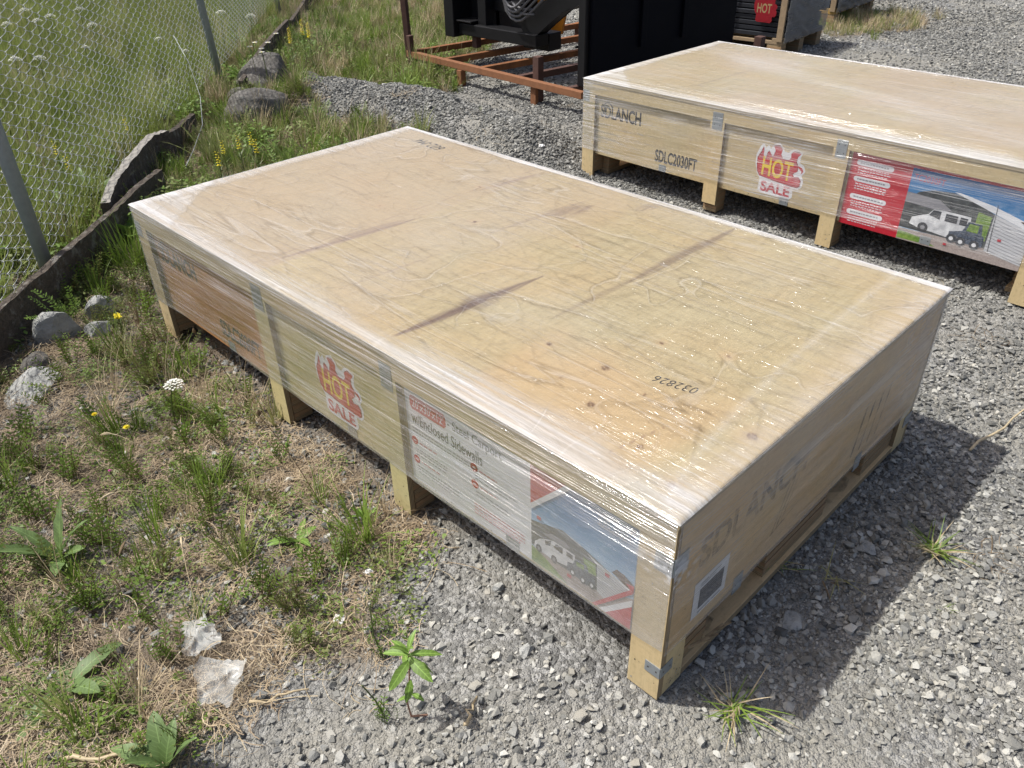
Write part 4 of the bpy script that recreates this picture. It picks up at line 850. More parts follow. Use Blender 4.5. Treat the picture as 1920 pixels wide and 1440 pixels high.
# small weeds
X, Y, r = field_pts(-2.4, 5.5, 0.3, 8.5, 290, 22, lambda X, Y: V_(X, Y) * nearveg(X, Y) * (0.10 + 0.62 * green(X, Y) + 0.5 * sstep(2.6, 3.4, Y + 0 * X)) * 0.85)
put('low_weeds', 'ferny and small leaved green weeds among the dead grass', 'weeds', [fern('fern_shape', i, M_FORB, M_STEMB, 10, .11) for i in range(4)] + [leaflets('leaflet_shape', i, M_FORB, M_STEMG, 80, .07, .05, .009) for i in range(3)], X, Y, r, .6, 1.35)
X, Y, r = field_pts(-2.4, 6.5, 0.3, 9.5, 75, 23, lambda X, Y: V_(X, Y) * nearveg(X, Y) * (0.15 + 0.5 * green(X + 5, Y) + 0.6 * sstep(3.0, 3.8, Y + 0 * X)) * 0.75)
put('grass_tufts', 'tufts of green and drying grass on the soil strip', 'grass', [tuft('grass_shape', i, M_GRASS, 34, .17, .03, .0042) for i in range(3)] + [tuft('dry_tuft_shape', 7 + i, M_DRY, 22, .19, .03, .0028, .6) for i in range(2)], X, Y, r, .55, 1.2)
# verge beyond the crates, mown-dry with weeds
X, Y, r = field_pts(1.6, 10.5, 3.6, 16, 60, 24, lambda X, Y: V_(X, Y) * (side_of_fence(X, Y) < 0.1))
put('verge_grass', 'longer mixed green and straw grass behind the gravel heap', 'grass', [tuft('verge_shape', i, M_GRASS, 40, .20, .05, .0065, .5) for i in range(2)] + [tuft('verge_dry_shape', 3 + i, M_DRY, 34, .24, .05, .005, .55) for i in range(2)] + [leaflets('verge_leaf_shape', 4, M_FORB, M_STEMG, 70, .1, .1, .022)], X, Y, r, .6, 1.2)
X, Y, r = field_pts(-.6, 4.2, 2.7, 8.5, 55, 28, lambda X, Y: V_(X, Y) * (side_of_fence(X, Y) < 0.3) * sstep(.4, .55, fbm(X * 1.8 + 3, Y * 1.8 + 70, 3)))
put('leafy_verge_weeds', 'bright leafy weeds between the fence boards and the gravel heap', 'weeds', [leaflets('leafy_shape', 20 + i, M_GREENL, M_STEMG, 70, .10, .17, .024) for i in range(3)] + [fern('leafy_fern_shape', 24, M_GREENL, M_STEMG, 9, .2, .008)], X, Y, r, .6, 1.2)
# field beyond the fence
X, Y, r = field_pts(-6, 9.5, 2.8, 22, 60, 25, lambda X, Y: (side_of_fence(X, Y) > 0.06) * 1.0)
put('field_grass', 'tall unmown meadow grass beyond the chain link fence', 'meadow', [tuft('meadow_shape', i, M_FIELD, 60, .34, .10, .0055, .33, .6) for i in range(4)] + [leaflets('meadow_leaf_shape', 5, M_FORB, M_STEMG, 90, .13, .16, .024)], X, Y, r, .7, 1.25)
# patch in the far gravel
X, Y, r = field_pts(6.8, 10, 2.2, 4.6, 160, 26, lambda X, Y: V_(X, Y))
put('weed_patch', 'dry yellow green weed patch in the far gravel beside the pallets', 'weeds', [tuft('patch_shape', i, M_FIELD, 26, .13, .05, .004) for i in range(2)] + [tuft('patch_dry_shape', 5 + i, M_DRY, 26, .14, .05, .004) for i in range(2)], X, Y, r, .6, 1.2)
# sparse sprigs in the gravel
X, Y, r = field_pts(-1.2, 4.5, -1.2, 5, 9, 27, lambda X, Y: (1 - V_(X, Y)) * 0.5 * sstep(.5, .6, fbm(X * 2 + 7, Y * 2, 3)))
put('gravel_weeds', 'sparse sprigs of grass and straw growing in the gravel', 'weeds', [tuft('sprig_shape', 1, M_GRASS, 10, .06, .012, .0028, .8), strand_mat('stray_straw_shape', 2, M_DRY, 6, .07, .002, .01), strand_mat('stray_straw_shape', 3, M_THATCH, 14, .07, .002, .012)], X, Y, r, .6, 1.2)

# individual plants ---------------------------------------------------
def leaf_shape(ln, wd, curl, seed, m=0, seg=11, fold=.25):
    rg = random.Random(seed); mb = MB(); vs = []; p = Vector((0, 0, 0)); a = 0.0
    for i in range(seg + 1):
        t = i / seg; w_ = wd / 2 * (math.sin(math.pi * min(1, t * .93 + .05)) ** .8) * rg.uniform(.88, 1.1) * (1.0 if t < .98 else .05); wob = rg.uniform(-.06, .06) * wd
        vs += [p + Vector((0, -w_, w_ * fold + wob)), p.copy(), p + Vector((0, w_, w_ * fold - wob))]
        a = -curl * t; p = p + Vector((math.cos(a), 0, math.sin(a))) * (ln / seg)
    fs = []
    for i in range(seg): fs += [(3 * i, 3 * i + 1, 3 * i + 4, 3 * i + 3), (3 * i + 1, 3 * i + 2, 3 * i + 5, 3 * i + 4)]
    mb.add(vs, fs, m); return mb
def place_leaf(root, mat, pos, az, pitch, ln, wd, curl, seed):
    o = leaf_shape(ln, wd, curl, seed).build('leaf', mat, root, True); o.location = pos; o.rotation_euler = (random.Random(seed).uniform(-.45, .45), -pitch, az); return o
def rosette(x, y, label, cat, n, ln, wd, mat, seed, pitch=(.3, 1.1), name='broad_leaved_weed', group=None):
    rg = random.Random(seed); root = empty(name, (x, y, gz(x, y))); tag(root, label, cat, group)
    for i in range(n): place_leaf(root, mat, (0, 0, .002), 6.283 * i / n + rg.uniform(-.4, .4), rg.uniform(*pitch), ln * rg.uniform(.65, 1.1), wd * rg.uniform(.7, 1.1), rg.uniform(.2, 1.3), seed * 31 + i)
    return root
rosette(-.79, 1.46, 'broad pale green leaf rosette low at the left among dry grass', 'weed', 7, .17, .045, M_LEAF, 1, (.7, 1.25))
rosette(-.86, .66, 'tall pale broad leaves at the bottom edge left of the gravel', 'weed', 6, .16, .05, M_LEAF, 2, (.6, 1.3))
rosette(-.29, 1.04, 'small bright rosette in front of the crate poster', 'weed', 6, .085, .024, M_BRIGHT, 3, (.3, .9))
rosette(-.10, .98, 'tiny feathery green sprout beside the crate third leg', 'weed', 9, .06, .012, M_BRIGHT, 4, (.5, 1.2))
rosette(-.93, 1.02, 'dull green leafy weed at the left edge beside the plastic scraps', 'weed', 8, .15, .04, M_LEAF, 5, (.2, .7))
rosette(.33, 3.55, 'dark broad leaved plant at the board end behind the crate corner', 'weed', 9, .20, .07, M_BRIGHT, 6, (.4, 1.2))
for i, (x, y, lb) in enumerate([(.12, 4.0, 'broad leaved dock just behind the mesh right of the near post'), (.36, 4.2, 'broad leaved dock behind the mesh next to the curved board'), (-.25, 3.75, 'broad leaved dock left of the near fence post'), (-.45, 3.35, 'broad leaved dock behind the mesh at the left edge'), (2.48, 6.28, 'broad leaved dock standing against the second fence post')]):
    rosette(x, y, lb, 'dock plant', 11, .22, .075, M_LEAF if i % 2 else M_BRIGHT, 10 + i, (.4, 1.3), 'dock_plant', 'dock plants along the fence')
for i, (x, y, lb, h, n) in enumerate([(3.47, 5.03, 'bright green grass clump under the rusty rack corner', .30, 120), (.2, 3.25, 'lush green grass clump between board and crate corner', .26, 120), (.42, 3.0, 'long green grass leaning against the crate far left end', .24, 100), (-.98, 1.62, 'green grass clump at the left picture edge', .2, 90), (1.25, 4.35, 'arching dark green grass clump left of the yellow flowers', .3, 110), (2.75, 4.3, 'leafy grass clump at the foot of the gravel heap', .16, 70)]):
    o = tuft('grass_clump', 50 + i, M_GRASS if i < 99 else M_BRIGHT, n, h, .10, .008, .45, .9, 5); o = link('grass_clump', o); o.location = (x, y, gz(x, y)); tag(o, lb, 'grass clump')
# grasses lying in the gravel
def flat_tuft(x, y, label, seed, n, ln, mat2=M_DRY):
    rg = random.Random(seed); mb = MB()
    for i in range(n): blade(mb, (rg.gauss(0, .012), rg.gauss(0, .012), .004), rg.gauss(rg.choice([0, 2.2, 3.6, 5.0]), .5), ln * rg.uniform(.4, 1.1), rg.uniform(.9, 1.35), .0035, 5, 0 if rg.random() < .6 else 1, .25, rg)
    o = mb.build('uprooted_grass', [M_GRASS, mat2]); o.location = (x, y, gz(x, y) + .012); tag(o, label, 'grass clump'); return o
flat_tuft(.90, -.27, 'uprooted green grass lying on sunlit gravel right of the shadow', 61, 60, .10); flat_tuft(.10, -.14, 'sprawling grass at the foot of the near crate corner', 62, 44, .12); flat_tuft(.56, .02, 'small grass tuft in the shade beneath the crate pallet board', 63, 16, .10); flat_tuft(.62, -.12, 'thin grass strands lying in the middle of the shadow', 64, 12, .11)
# wild carrot
def umbel(root, top, r, rg, n=46):
    mb = MB()
    for i in range(n):
        a = i * 2.39996; q = r * math.sqrt((i + .5) / n); c = top + Vector((q * math.cos(a), q * math.sin(a), -q * q * 1.6 / max(r, .01) * .35 + rg.uniform(-.002, .002)))
        s = r * .15
        for k in range(5):
            b = k * 1.257 + a; d = Vector((math.cos(b), math.sin(b), rg.uniform(-.1, .35))); sd = Vector((-math.sin(b), math.cos(b), 0)) * s * .38
            mb.add([c, c + d * s * .6 + sd, c + d * s, c + d * s * .6 - sd], [(0, 1, 2, 3)], 0)
    mb.build('flower_head', M_PETW, root)
def lace(x, y, h, r, lean, label, group='white wild carrot flowers', seed=0, hx=None):
    rg = random.Random(seed); z = gz(x, y); root = empty('wild_carrot_flower', (x, y, z)); tag(root, label, 'wildflower', group)
    top = Vector((lean[0], lean[1], h)); mb = MB(); pts = [Vector((lean[0] * t * t, lean[1] * t * t, h * t)) for t in [k / 6 for k in range(7)]]; mb.tube(pts, [.0028 - .0012 * k / 6 for k in range(7)], 5)
    for k in range(10):
        a = k * .628; mb.tube([top - Vector((0, 0, .03)), top + Vector((r * .7 * math.cos(a), r * .7 * math.sin(a), -.004))], .0007, 3, 0, False)
    mb.build('stem', M_STEMG, root); umbel(root, top, r, rg)
lace(-.27, 1.84, .21, .032, (.013, -.063), 'large white wild carrot flower facing the camera beside the near crate side', seed=1)
far = [(1.51, 8.42, 'at the top left corner'), (1.40, 7.76, 'third from the top left corner'), (1.56, 7.90, 'middle of the top left group'), (1.89, 8.08, 'right of the top left group'), (1.62, 7.10, 'below the top left group'), (.83, 6.02, 'right one of the low pair at left'), (.70, 6.12, 'left one of the low pair at left'), (1.19, 6.13, 'alone in mid field behind the near post'), (2.64, 6.80, 'right of the second post behind the mesh'), (2.72, 6.42, 'round head nearest the second post'), (1.69, 5.99, 'small head in the mid field'), (1.60, 5.36, 'small head above the loose wire'), (1.15, 7.75, 'at the left picture edge')]
for i, (x, y, lb) in enumerate(far): lace(x, y, .50, .045 if i not in (7, 10, 11) else .028, (.02, -.02), 'white wild carrot flower in the field, ' + lb, seed=20 + i)
# daisies along the far board
for i, (x, y) in enumerate([(2.37, 5.82), (2.39, 5.67), (2.57, 5.88), (2.25, 5.42), (2.84, 6.2), (2.50, 5.97)]):
    root = empty('daisy', (x, y, gz(x, y))); tag(root, 'white daisy with yellow centre, ' + ['left of the small group by the far board', 'in the middle of the group by the far board', 'upper right of the group by the far board', 'lowest, just above the upper boulder', 'highest, beside the far board end', 'half hidden behind its neighbours by the far board'][i], 'wildflower', 'daisies by the far board')
    mb = MB(); mb.tube([(0, 0, 0), (.01, 0, .18), (.0, .0, .35)], .0022, 4); mb.build('stem', M_STEMG, root)
    mb = MB()
    for k in range(12):
        a = k * .5236; d = Vector((math.cos(a), math.sin(a), .12)); sd = Vector((-math.sin(a), math.cos(a), 0)) * .006; c = Vector((0, -.0, .35)); mb.add([c, c + d * .012 + sd, c + d * .028, c + d * .012 - sd], [(0, 1, 2, 3)], 0)
    mb.build('petals', M_PETW, root); mb = MB(); mb.poly([(0.007 * math.cos(a), .007 * math.sin(a), .353) for a in [k * .7854 for k in range(8)]]); mb.build('flower_centre', M_PETY, root)
def dandelion(x, y, h, r, label, mat=M_PETY, name='yellow_hawkbit', group=None):
    root = empty(name, (x, y, gz(x, y))); tag(root, label, 'wildflower', group); rg = random.Random(int(x * 1000))
    mb = MB(); mb.tube([(0, 0, 0), (.006, .0, h * .5), (.0, .0, h)], .0014, 5); mb.build('stem', M_STEMG, root); mb = MB()
    for ring in range(3):
        for k in range(13):
            a = k * .483 + ring * .2; rr = r * (1 - .27 * ring); d = Vector((math.cos(a), math.sin(a), .15 + .35 * ring)).normalized(); sd = Vector((-math.sin(a), math.cos(a), 0)) * r * .13; c = Vector((0, 0, h + .001 * ring))
            mb.add([c, c + d * rr * .6 + sd, c + d * rr, c + d * rr * .6 - sd], [(0, 1, 2, 3)], 0)
    mb.build('petals', mat, root)
dandelion(-.477, 1.949, .10, .011, 'small yellow flower, the upper left of two', group='yellow flowers in the near weeds'); dandelion(-.433, 1.799, .10, .013, 'larger yellow flower, the lower right of two', group='yellow flowers in the near weeds'); dandelion(-.556, 1.643, .08, .006, 'tiny magenta pink flower in the left foreground', M_PETP, 'pink_flower'); dandelion(-.484, 2.061, .08, .008, 'tiny white daisy left of the yellow flowers', M_PETW, 'small_daisy')
def spike(x, y, h, label, seed, r=.008, n=15, name='yellow_toadflax', group='yellow flower spikes', leafy=True, lean=(0, 0)):
    rg = random.Random(seed); root = empty(name, (x, y, gz(x, y))); tag(root, label, 'wildflower', group)
    P = lambda t: Vector((lean[0] * t * t, lean[1] * t * t, h * t)); mb = MB(); mb.tube([P(k / 6) for k in range(7)], [.003 - .0015 * k / 6 for k in range(7)], 5, 0)
    if leafy:
        for k in range(26): blade(mb, P(.1 + .62 * k / 26), rg.uniform(0, 6.28), .05, .9, .007, 3, 0, .5, rg)
    mb.build('stem', M_STEMG, root); mb = MB()
    for k in range(n):
        t = .72 + .28 * k / n; a = k * 2.4; c = P(t) + Vector((r * math.cos(a), r * math.sin(a), 0)); s = r * (1.15 - .6 * k / n)
        for j in range(4):
            b = j * 1.57 + a; d = Vector((math.cos(b), math.sin(b), rg.uniform(-.2, .6))) * s; sd = Vector((-math.sin(b), math.cos(b), 0)) * s * .45; mb.add([c, c + d * .6 + sd, c + d, c + d * .6 - sd], [(0, 1, 2, 3)], 0)
    mb.build('flowers', M_PETY, root)
for i, (x, y, lb) in enumerate([(1.034, 3.826, 'centre left of the clump below the boulder'), (.90, 3.624, 'lowest left of the clump below the boulder'), (1.137, 3.832, 'centre of the clump below the boulder'), (1.238, 3.877, 'tallest at the right of the clump'), (1.176, 3.708, 'short one low in the clump'), (.379, 4.581, 'behind the mesh by the near post, upper'), (.865, 4.752, 'behind the mesh in mid field'), (.307, 4.192, 'behind the mesh by the near post, lower')]):
    spike(x, y, .30, 'yellow flower spike, ' + lb, 70 + i)
for i, (x, y) in enumerate([(2.726, 5.784), (3.006, 6.037), (2.967, 5.877)]): spike(x, y, .46, 'tall thin yellow flower spike, ' + ['left one above the upper boulder', 'right rear one above the upper boulder', 'front right one above the upper boulder'][i], 90 + i, .010, 30)
spike(-.13, 2.60, .16, 'drooping yellow flower spike beside the near rocks', 95, .008, 18, lean=(-.03, -.10))
# willow-leaved weed standing in the foreground gravel
root = empty('foreground_weed', (-.39, .345, gz(-.39, .345))); tag(root, 'bright green leafy weed with pink stem standing in foreground gravel', 'weed')
mb = MB(); st = [(0, 0, 0), (-.035, .012, .02), (-.035, .02, .06), (-.018, .025, .12), (-.008, .03, .19)]; mb.tube(st, [.0026, .0026, .0023, .002, .0014], 6); mb.build('stem', M_STEMR, root)
for k, (z, az, pt, ln, wd) in enumerate([(.19, -.7, .15, .075, .018), (.19, 2.2, .2, .06, .016), (.185, 4.6, .1, .08, .024), (.175, 3.4, -.2, .075, .024), (.165, 5.6, -.3, .06, .026), (.20, .5, .9, .05, .014), (.20, 2.9, 1.1, .055, .014), (.205, 4.5, 1.2, .045, .012), (.15, 1.2, .0, .06, .02), (.12, 3.9, -.1, .05, .018), (.08, 4.9, .3, .035, .013), (.07, 2.6, .3, .035, .013), (.195, 1.7, .5, .05, .015)]):
    t = min(1, z / .19); place_leaf(root, M_BRIGHT, (-.03 + .022 * t, .012 + .018 * t, z), az, pt, ln, wd, .7, 300 + k)
for i, (x, y, h, lb) in enumerate([(-.46, .41, .13, 'thin green stalk left of the foreground weed'), (-.36, .55, .17, 'tall bare stalk with white tip behind the foreground weed')]):
    root = empty('bare_stalk', (x, y, gz(x, y))); tag(root, lb, 'weed'); mb = MB(); mb.tube([(0, 0, 0), (-.01, .01, h * .5), (-.03 + .03 * i, .02, h)], .0018, 5); mb.build('stem', M_STEMG, root); m = fern('sprout_leaves', 400 + i, M_BRIGHT, M_STEMG, 12, .06, .005); link('leaves', m, root)
# seed heads on thin stems near the crate side
for i, (x, y, h, lx, ly, lb) in enumerate([(-.02, 1.86, .24, -.06, .10, 'brown seed head on a thin stem before the brown crate panel'), (-.16, 1.10, .28, -.05, .18, 'brown seed head on a long leaning stem before the flame sticker'), (-.10, 1.93, .18, .01, .0, 'pale bud on a stem before the brown crate panel'), (-.11, 1.36, .07, 0, 0, 'green bud beside the second crate leg')]):
    root = empty('seed_head', (x, y, gz(x, y))); tag(root, lb, 'weed'); P = lambda t: Vector((lx * t, ly * t, h * t + .03 * math.sin(math.pi * t) * (abs(ly) > .05)))
    mb = MB(); mb.tube([P(k / 6) for k in range(7)], .0012, 4); mb.build('stem', M_STEMB if i < 2 else M_STEMG, root); mb = MB(); e = P(1); mb.tube([e, e + Vector((0, 0, .006)), e + Vector((0, 0, .014)), e + Vector((0, 0, .02))], [.002, .0065, .005, .0015], 7); mb.build('bud', M_STEMB if i < 2 else M_BRIGHT, root)
# dry grass panicles
for i, (x, y, az, lb) in enumerate([(-.40, 1.62, 2.2, 'leaning over the weeds below the yellow flowers'), (-.55, 1.35, 3.9, 'lying nearly flat in the left foreground'), (-.45, 1.42, 2.9, 'right of the flat one'), (-.62, .98, 1.2, 'rising behind the plastic scraps'), (-1.05, 1.35, 2.0, 'at the left picture edge')]):
    root = empty('dry_seed_grass', (x, y, gz(x, y))); tag(root, 'straw coloured grass seed head ' + lb, 'weed', 'dry grass seed heads'); d = Vector((math.cos(az), math.sin(az), 0)); L = .26; P = lambda t: d * L * t * .75 + Vector((0, 0, .13 * math.sin(t * 1.9)))
    mb = MB(); mb.tube([P(k / 7) for k in range(8)], .0011, 4); mb.build('stem', M_DRY, root); mb = MB(); mb.tube([P(.8), P(.87), P(.95), P(1.02)], [.001, .0042, .0035, .0008], 5); mb.build('seeds', M_DRY, root)

# ------------------------------------------------------------------ rocks
def rock_mat(name, a, b, lichen=0.4):
    t = NT(name); co = t.objco(); n = t.noise(co, 7, 6, .7); n2 = t.noise(co, 34, 5, .7); c = t.mix(t.ramp(n, [(.3, 0), (.7, 1)]), a, b)
    c = t.mix(t.math('MULTIPLY', t.ramp(n2, [(.52, 0), (.66, 1)]), lichen), c, (.42, .42, .37)); c = t.mix(t.math('MULTIPLY', t.ramp(n2, [(.3, 1), (.44, 0)]), .7), c, tuple(v * .3 for v in a))
    t.principled(c, .93, 0, t.bump(t.math('ADD', n2, t.math('MULTIPLY', n, 1.5)), .9, .012), .15); return t.mat
M_ROCKL = rock_mat('pale_rock', (.24, .245, .23), (.42, .42, .40)); M_ROCKD = rock_mat('dark_lichened_rock', (.085, .08, .07), (.17, .16, .145), .35)
def rock(x, y, dz, sx, sy, sz, label, mat, seed, rz=0., sub=4, cuts=9, name='rock', group='rocks along the fence board'):
    rg = random.Random(seed); bm = bmesh.new(); bmesh.ops.create_icosphere(bm, subdivisions=sub, radius=1)
    pl = [(Vector((rg.gauss(0, 1), rg.gauss(0, 1), rg.gauss(0, .8))).normalized(), rg.uniform(.42, .8) if mat is M_ROCKL else rg.uniform(.5, .85)) for _ in range((cuts + 7 if mat is M_ROCKL else 3))]
    from mathutils import noise as mn
    for v in bm.verts:
        p = v.co.copy()
        for nn, d in pl:
            k = p.dot(nn) - d
            if k > 0: p = p - nn * k * (.98 if mat is M_ROCKL else .6)
        f = 1 + .05 * mn.fractal(p * 1.7 + Vector((seed, 0, 0)), 1, 2, 4) + .03 * mn.fractal(p * 7, 1, 2, 3); v.co = Vector((p.x * f * sx, p.y * f * sy, p.z * f * sz))
    me = bpy.data.meshes.new('rock'); bm.to_mesh(me); bm.free(); me.materials.append(mat); me.polygons.foreach_set('use_smooth', [mat is M_ROCKD] * len(me.polygons))
    o = link(name, me); o.location = (x, y, gz(x, y) + dz); o.rotation_euler = (rg.uniform(-.15, .15), rg.uniform(-.15, .15), rz); tag(o, label, 'rock', group); return o
rock(-.31, 2.78, .035, .105, .085, .10, 'pale angular rock nearest the near board, upper left of its group', M_ROCKL, 1)
rock(-.12, 2.86, .015, .085, .06, .07, 'grey rock behind the pale angular one, touching the board', M_ROCKL, 2, .5)
rock(-.19, 2.70, .01, .09, .06, .055, 'low weathered rock under the drooping yellow flowers', M_ROCKL, 13, .3)
rock(-.55, 2.43, .005, .17, .11, .045, 'flat slab rock at the left edge below the others', M_ROCKL, 4, .3)
rock(-.47, 2.62, -.01, .10, .05, .05, 'dark stone wedged under the board at the left', M_ROCKD, 5, .8)
rock(1.92, 5.02, .04, .27, .20, .24, 'big dark lichened boulder with pale crest below the second post', M_ROCKD, 8, .2, 5)
rock(2.52, 5.92, .06, .30, .22, .22, 'dark boulder behind and above the pale crested boulder', M_ROCKD, 9, .5, 5)
rock(2.62, 5.45, .03, .15, .12, .12, 'small grey boulder at the left end of the gravel heap', M_ROCKD, 10, .1)
rock(2.10, 5.62, .05, .12, .09, .06, 'brown flat stone between the two boulders', M_ROCKD, 11, .6)
for i, (x, y, s, lb) in enumerate([(.42, -.10, .036, 'largest pale stone in the shadow beside the pallet board'), (.80, -.13, .028, 'brownish stone in the shadow edge'), (-.02, .50, .024, 'rounded clod below the poster'), (-.12, .30, .026, 'squarish tan stone in front of the near crate leg'), (1.02, -.24, .024, 'flat grey stone by the uprooted grass'), (.16, -.42, .026, 'blue grey stone near the bottom edge')]):
    rock(x, y, .004, s * 1.2, s, s * .75, lb, M_ROCKL, 30 + i, i, 2, 7, 'large_stone', 'larger stones in the gravel')

# ------------------------------------------------------------------ fence and edging boards
M_PIPE = simple('dull_galvanised_pipe', (0.33, 0.37, 0.41), 0.5, 0.35, .18, 40, .1); M_WIRE = simple('galvanised_wire', (0.36, 0.38, 0.38), .45, .35, .15, 60)
fr = empty('chain_link_fence', (FENCE_A[0], FENCE_A[1], 0), math.atan2(FENCE_D[1], FENCE_D[0])); tag(fr, 'galvanised chain link fence with slim round posts running away at the left', 'fence')
def post(s, lean, h=2.2):
    mb = MB(); mb.tube([(s, -.035, -.05), (s + lean * h * .5, -.035, h * .5), (s + lean * h, -.035, h)], .031, 16); mb.build('post', M_PIPE, fr, True)
post(0.0, 0.0); post(3.84, -.19); post(7.35, -.02); post(-3.4, 0)
PW, PH = .066, .057
def picket(turns, seg=10):
    mb = MB(); pts = []
    for k in range(turns * seg + 1):
        th = 2 * math.pi * k / seg; pts.append((PW * .56 * math.cos(th), .011 * math.sin(th), PH * k / seg))
    mb.tube(pts, .0015, 4, 0, False); return mb.mesh('wire_strand', M_WIRE, True)
pk = [picket(26), picket(26)]; s = -1.6; k = 0
mesh_bot = lambda s: .10 + .05 * math.exp(-((s - 1.9) / .4) ** 2) - .02 * (s < 1)
while s < 9.4:
    o = link('wire', pk[0], fr); lean = -.0
    o.location = (s, .012 + .03 * math.sin(s * 1.1), mesh_bot(s) + (PH / 2 if k % 2 else 0) + .004 * math.sin(s * 7)); o.rotation_euler = (0.012 * math.sin(s * 2), 0, 0 if k % 2 == 0 else 0); k += 1; s += PW
mb = MB(); mb.tube([(-1.6 + .2 * i, -.006, .75 + .004 * math.sin(i)) for i in range(1)] + [(-1.6, -.006, 1.62), (9.4, -.006, 1.6)], .002, 4); 
# a loose tie wire hanging from the mesh
mb = MB(); mb.tube([(1.50, 5.20, .62), (1.50, 5.06, .46), (1.44, 4.87, .28), (1.30, 4.62, .17), (1.08, 4.34, .11), (.92, 4.12, .10)], .0019, 6)
tag(mb.build('loose_wire', M_WIRE, None, True), 'thin loose wire curving down from the mesh to the split board', 'wire')
def old_wood(name, a, b):
    t = NT(name); co = t.objco(); n = t.noise(t.mapping(co, (2.5, 30, 30)), 2, 6, .7, .8); n2 = t.noise(co, 16, 5, .7); c = t.mix(t.ramp(n, [(.3, 0), (.7, 1)]), a, b); c = t.mix(t.math('MULTIPLY', t.ramp(n2, [(.55, 0), (.68, 1)]), .6), c, (.30, .29, .26))
    t.principled(c, .92, 0, t.bump(t.math('ADD', n, n2), .9, .008), .15); return t.mat
M_BOARD = old_wood('weathered_board', (.055, .045, .036), (.14, .118, .095)); M_BOARDP = old_wood('bleached_board_top', (.25, .23, .20), (.40, .38, .34))
def edging(pts, h, th, label, group='old timber edging boards along the fence', top=M_BOARD, seed=0):
    """pts: (x, y, top z) along the board; swept box with a ragged top edge"""
    rg = random.Random(seed); P = []
    for (a, b) in zip(pts[:-1], pts[1:]):
        for k in range(8): t = k / 8; P.append(tuple(a[i] * (1 - t) + b[i] * t for i in range(3)))
    P.append(pts[-1]); mb = MB(); vs = []
    for i, p in enumerate(P):
        d = Vector(P[min(i + 1, len(P) - 1)][:2]) - Vector(P[max(i - 1, 0)][:2]); d.normalize(); n = Vector((-d.y, d.x)) * th / 2; z = p[2] + rg.uniform(-.0035, .0035); j = rg.uniform(-.003, .003)
        vs += [(p[0] + n.x + j, p[1] + n.y, z), (p[0] - n.x + j, p[1] - n.y, z - rg.uniform(0, .006)), (p[0] - n.x, p[1] - n.y, -.06 - 0 * h), (p[0] + n.x, p[1] + n.y, -.06)]
    b = len(P); fs = []; ms = []
    for i in range(b - 1):
        o = 4 * i
        for k in range(4): fs.append((o + k, o + (k + 1) % 4, o + 4 + (k + 1) % 4, o + 4 + k)); ms.append(1 if k == 0 else 0)
    fs += [(0, 3, 2, 1), (4 * b - 4, 4 * b - 3, 4 * b - 2, 4 * b - 1)]; ms += [0, 0]
    mb.v = vs; mb.f = fs; mb.m = ms; o = mb.build('edging_board', [M_BOARD, top]); tag(o, label, 'board', group); return o
edging([(-1.15, 2.15, .16), (-.45, 2.86, .17), (-.12, 3.17, .175), (.28, 3.57, .165), (.52, 3.83, .16), (.74, 4.07, .14)], .2, .032, 'dark weathered edging board nearest the camera at the left', seed=1)
edging([(.27, 3.66, .17), (.40, 3.86, .20), (.58, 4.10, .21), (.92, 4.55, .20), (1.05, 4.62, .19)], .2, .045, 'split edging board with a bleached pale top under the mesh', top=M_BOARDP, seed=2)
edging([(1.05, 4.62, .17), (1.25, 4.9, .12), (1.5, 5.2, .10)], .2, .035, 'short sunken edging board behind the grass clump', seed=3)
edging([(2.20, 5.75, .12), (2.9, 6.6, .17), (3.86, 7.72, .17)], .2, .035, 'far edging board behind the daisies', seed=4); edging([(3.95, 7.8, .14), (5.2, 9.3, .18), (6.2, 10.4, .18)], .2, .035, 'farthest edging board at the top edge', seed=5)

# ------------------------------------------------------------------ litter
def scrap_mat():
    t = NT('cloudy_plastic'); co = t.objco(); n = t.noise(co, 16, 3, .5, .8)
    tr = t.n('BsdfTransparent'); p = t.principled((.60, .61, .58), .3, 0, t.bump(n, .3, .003), .5, finish=False); m = t.n('MixShader'); t.l(t.math('ADD', t.math('MULTIPLY', t.ramp(n, [(.35, 0), (.7, 1)]), .34), .22), m.inputs[0]); t.l(tr.outputs[0], m.inputs[1]); t.l(p.outputs[0], m.inputs[2]); t.l(m.outputs[0], t.out.inputs[0]); return t.mat
M_SCRAP = scrap_mat()
def sheet(pts2, z, n, seed, amp):
    """crumpled sheet spanning a quadrilateral"""
    a, b, c, d = [np.array(q) for q in pts2]; u = np.linspace(0, 1, n); U, V = np.meshgrid(u, u, indexing='ij'); q = ((a[None, None] * ((1 - U) * (1 - V))[..., None]) + b * (U * (1 - V))[..., None] + c * (U * V)[..., None] + d * ((1 - U) * V)[..., None])
    rg = np.random.default_rng(seed); Z = z + amp * np.abs(fbm(U * 3 + seed, V * 3, 3) - .5) * 2 + amp * 1.6 * np.abs(2 * U - 1) ** 8 + amp * 1.8 * np.exp(-((U * .6 + V - .8) / .06) ** 2)
    return np.stack([q[..., 0] + (fbm(U * 3.5, V * 5 + seed, 3) - .5) * .030, q[..., 1] + (fbm(U * 5 + 9, V * 3 + seed, 3) - .5) * .030, Z], -1)
root = empty('plastic_scraps', (-.66, .82, gz(-.66, .82))); tag(root, 'two joined scraps of torn cloudy white plastic on dry weeds', 'plastic scrap')
for i, q in enumerate([[(-.665, .965), (-.612, .945), (-.618, .845), (-.712, .855)], [(-.690, .835), (-.605, .752), (-.690, .665), (-.745, .728)]]):
    q = [(a + .66, b - .82) for a, b in q]; link('torn_piece', grid_mesh('torn_piece', sheet(q, .040, 26, 3 + i * 5, .007), M_SCRAP, smooth=True), root)
